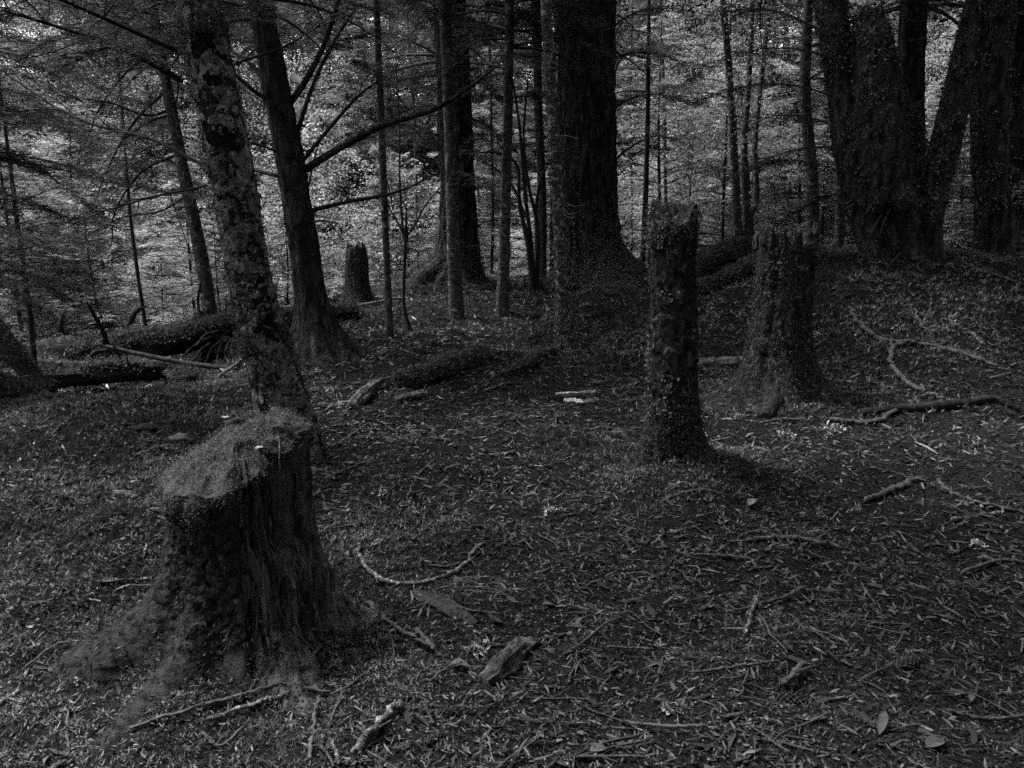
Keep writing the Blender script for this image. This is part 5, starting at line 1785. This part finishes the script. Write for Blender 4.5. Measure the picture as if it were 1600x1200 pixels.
rock('pale flat stone half hidden behind the front stump', 282, 689, 34, .45, 1)
rock('square grey stone on the floor in front of the fallen pole', 346, 606, 26, .8, 2)
rock('mossy lump of torn turf on the left hand floor', 230, 672, 34, .5, 3, M_mossbed, 'turf_lump', 'lump')
rock('pale rounded stone on the slope right of the lichen tree', 503, 636, 14, .8, 4)


def cone_thing(label, px, py, lpx, ang, seed):
    b = ground(px, py)
    Lc = pxr(lpx, b) * 1.35
    r = Lc * .25
    rk = np.random.default_rng(seed)
    ax = np.array([math.cos(ang), math.sin(ang), .08])
    ax /= np.linalg.norm(ax)
    s1 = nrm(np.cross(ax, UPZ))
    s2 = np.cross(s1, ax)
    ctr = b + UPZ * r * .45
    g = stick_geo([ctr - ax * Lc * .5, ctr, ctr + ax * Lc * .5], [r * .6, r * .85, r * .35], 12, 16, .05, .7, seed)
    ro = thing('fallen_cone', label, 'cone', b, 'cones lying in the litter')
    g.build('core', M_cone, ro, smooth=True)
    g = Geo()
    n = 90
    u_ = (np.arange(n) + .5) / n
    a = np.arange(n) * 2.399
    rad = r * np.sin(u_ ** .8 * math.pi * .85 + .35)
    out = np.cos(a)[:, None] * s1 + np.sin(a)[:, None] * s2
    P = ctr + ax * ((u_ - .5) * Lc)[:, None] + out * (rad * .75)[:, None]
    leaf_quads(g, P, out * .9 + ax * .8, out - ax * .6, r * .75, r * .6, rk.uniform(.6, 1.4, n), pos=.6, cup=.1)
    o = g.build('scales', M_cone, ro)
    o['kind'] = 'stuff'


cone_thing('large dark cone lying in the litter at lower right centre', 1236, 1096, 62, -.5, 1)
cone_thing('big cone half sunk in the litter at the lower right', 1415, 1042, 62, .3, 2)
cone_thing('small black cone at the end of the level stick at lower right', 1322, 856, 30, 1.2, 3)
cone_thing('dark upright-looking cone beside the bark slab', 717, 937, 34, 1.8, 4)
cone_thing('ridged cone with pale scale tips near the bottom centre', 700, 1118, 56, .1, 5)
cone_thing('ridged brownish cone at the bottom edge below the centre', 680, 1158, 48, .6, 6)
cone_thing('cone beside the rotten chunk at the bottom centre', 838, 1052, 34, .9, 7)


def scrap(label, px, py, wpx, seed, n=26):
    b = ground(px, py)
    r = pxr(wpx, b)
    rk = np.random.default_rng(seed)
    g = Geo()
    P = b + rk.normal(0, .5, (n, 3)) * np.array([r, r * .9, 0]) + UPZ * rk.uniform(.004, .018, (n, 1))
    for k in range(2):
        leaf_quads(g, P, rk.normal(0, 1, (n, 3)) + UPZ * .4, rk.normal(0, .6, (n, 3)) + UPZ, r * rk.uniform(.35, .8, n), r * rk.uniform(.2, .5, n), rk.uniform(.5, 1.1, n), pos=.6, cup=.15)
    return tag(g.build('lichen_scrap', M_palelichen, None, origin=b), label, 'lichen', 'pale lichen scraps on the floor')


for i, (px, py, w, lab) in enumerate([
        (742, 1020, 40, 'bright white lichen scrap in the litter above the rotten chunk'), (1057, 1113, 42, 'pale frilly lichen scrap in the litter near the bottom right of centre'),
        (597, 773, 26, 'pale lichen scrap on the path just right of the front stump'), (1158, 654, 22, 'white lichen tuft at the root of the broad stump'),
        (1300, 672, 28, 'white lichen tuft on the floor in front of the thick crooked branch'), (1232, 682, 26, 'pale lichen tuft on the floor below the broad stump'),
        (1275, 526, 26, 'pale lichen on the slope right of the broad stump'), (1526, 854, 22, 'small pale lichen scrap near the right edge'),
        (860, 800, 22, 'pale lichen scrap in the middle of the path'), (885, 1192, 22, 'white scrap at the bottom edge right of centre'),
        (793, 583, 14, 'bright lichen on the end of the dark broken log piece'), (768, 586, 12, 'bright flake left of the dark broken log piece'),
        (917, 478, 16, 'pale broken wood flakes in front of the biggest trunk'), (1181, 943, 10, 'tiny white flake on the crossed stick'),
        (892, 888, 8, 'tiny bright white flake on the lower path'), (1452, 520, 14, 'pale lichen flake beside the curved stick on the right slope')]):
    scrap(lab, px, py, w, 700 + i)

for i, (px, py, lpx, wpx, an, ti, lab) in enumerate([
        (1020, 1010, 52, 16, -.75, 1.6, 'long narrow pale dead leaf in the litter at lower centre'), (1460, 1170, 44, 24, .5, .8, 'broad dead leaf near the bottom right corner'),
        (1378, 1140, 60, 16, 1.0, .8, 'long twisted dead leaf near the bottom right'), (1174, 792, 22, 14, .9, 1.8, 'pale oval leaf in the litter below the mossy mound'),
        (720, 1046, 34, 16, -.3, 1.1, 'narrow dark leaf left of the rotten chunk'), (860, 948, 30, 12, .4, 1.2, 'small dead leaf on the lower path'),
        (172, 912, 40, 14, .2, 1.2, 'flat dead leaf on the mossy slope left of the front stump'), (935, 1180, 30, 18, .2, 1.1, 'dead leaf at the bottom edge of the centre'),
        (1540, 880, 26, 14, -.5, 1.2, 'dead leaf near the right edge of the litter'), (1110, 950, 26, 12, 1.2, 1.2, 'dead leaf left of the crossed sticks')]):
    b = ground(px, py)
    small_leaf('dead_leaf', lab, b + UPZ * .02, pxr(lpx, b) * 2, pxr(wpx, b) * 2, an, M_deadleaf, ti, 'dead leaves in the litter', seed=800 + i, tilt=.2)

# loose twigs, chips and leaves of the near litter: alike, each its own object
R7 = np.random.default_rng(71)


def proto_twig(seed):
    r = np.random.default_rng(seed)
    n = 5
    P = np.stack([np.linspace(-.5, .5, n), r.normal(0, .025, n), np.abs(r.normal(0, .02, n)) + .02], -1)
    g = Geo()
    tubes(g, spline(P, 7)[None], (np.linspace(.022, .012, 7) * r.uniform(.8, 1.2, 7))[None], 5, r.uniform(.7, 1.3))
    if r.random() < .6:
        tubes(g, spline([P[2], P[2] + np.array([.18, .14 * r.choice([-1, 1]), .03])], 4)[None], np.linspace(.012, .006, 4)[None], 4)
    return g.mesh('twig', M_stick, smooth=True)


def proto_chip(seed):
    r = np.random.default_rng(seed)
    n = 5
    s = np.linspace(-.5, .5, n)
    w = np.array([.35, 1, 1, .9, .25]) * r.uniform(.7, 1.2, n) * .11
    z = .05 + .06 * r.normal(0, 1) * (s * 2) ** 2 + r.normal(0, .01, n)
    off = r.normal(0, .03, n)
    V = []
    for k in range(n):
        for e1, e2 in ((-1, 0), (1, 0), (1, 1), (-1, 1)):
            V.append((s[k], off[k] + w[k] * e1, z[k] - .035 * e2))
    g = Geo()
    g.add(V, np.vstack([grid_faces(n, 4), [[3, 2, 1, 0]], [[n * 4 - 4, n * 4 - 3, n * 4 - 2, n * 4 - 1]]]), r.uniform(.6, 1.35))
    return g.mesh('wood_chip', M_chip)


def proto_leaf(seed):
    o = small_leaf('x', None, np.zeros(3), 1.0, .42, 0.0, M_deadleaf, np.random.default_rng(seed).uniform(.6, 1.4), seed=seed, tilt=.12, cat=None)
    me = o.data
    me.name = 'fallen_leaf'
    bpy.data.objects.remove(o)
    return me


def strew(name, label, cat, group, meshes, n, size, rmin, rmax, lift, tilt=.12, avoid=0.35):
    k = 0
    while k < n:
        x, y, r = scatter(R7, 1, rmin, rmax, .60, .9)
        x, y = float(x[0]), float(y[0])
        if math.hypot(x - STUMP[0], y - STUMP[1]) < avoid + .15 or math.hypot(x - POST[0], y - POST[1]) < avoid:
            continue
        if moss_mask(np.array([x]), np.array([y]))[0] > .75:
            if R7.random() < .7:
                continue
        o = bpy.data.objects.new(name, meshes[R7.integers(len(meshes))])
        scene.collection.objects.link(o)
        s = R7.uniform(*size)
        o.location = on(x, y, lift)
        o.rotation_euler = (R7.normal(0, tilt), R7.normal(0, tilt), R7.uniform(0, 6.283))
        o.scale = (s, s, s)
        tag(o, label, cat, group)
        k += 1


strew('wood_chip', 'dark flat bark chip lying loose in the trodden litter', 'chip', 'bark chips in the litter', [proto_chip(i) for i in range(14)], 300, (.04, .11), 1.9, 5.5, .006)
strew('twig', 'thin broken dead twig lying loose in the trodden litter', 'twig', 'loose twigs in the litter', [proto_twig(i) for i in range(12)], 190, (.08, .28), 1.9, 7.5, .004, .06)
strew('fallen_leaf', 'small curled dead leaf lying loose in the trodden litter', 'leaf', 'small dead leaves in the litter', [proto_leaf(i) for i in range(8)], 130, (.025, .055), 1.9, 6.0, .012, .25)

for o in scene.objects:
    if '_o' in o:
        del o['_o']
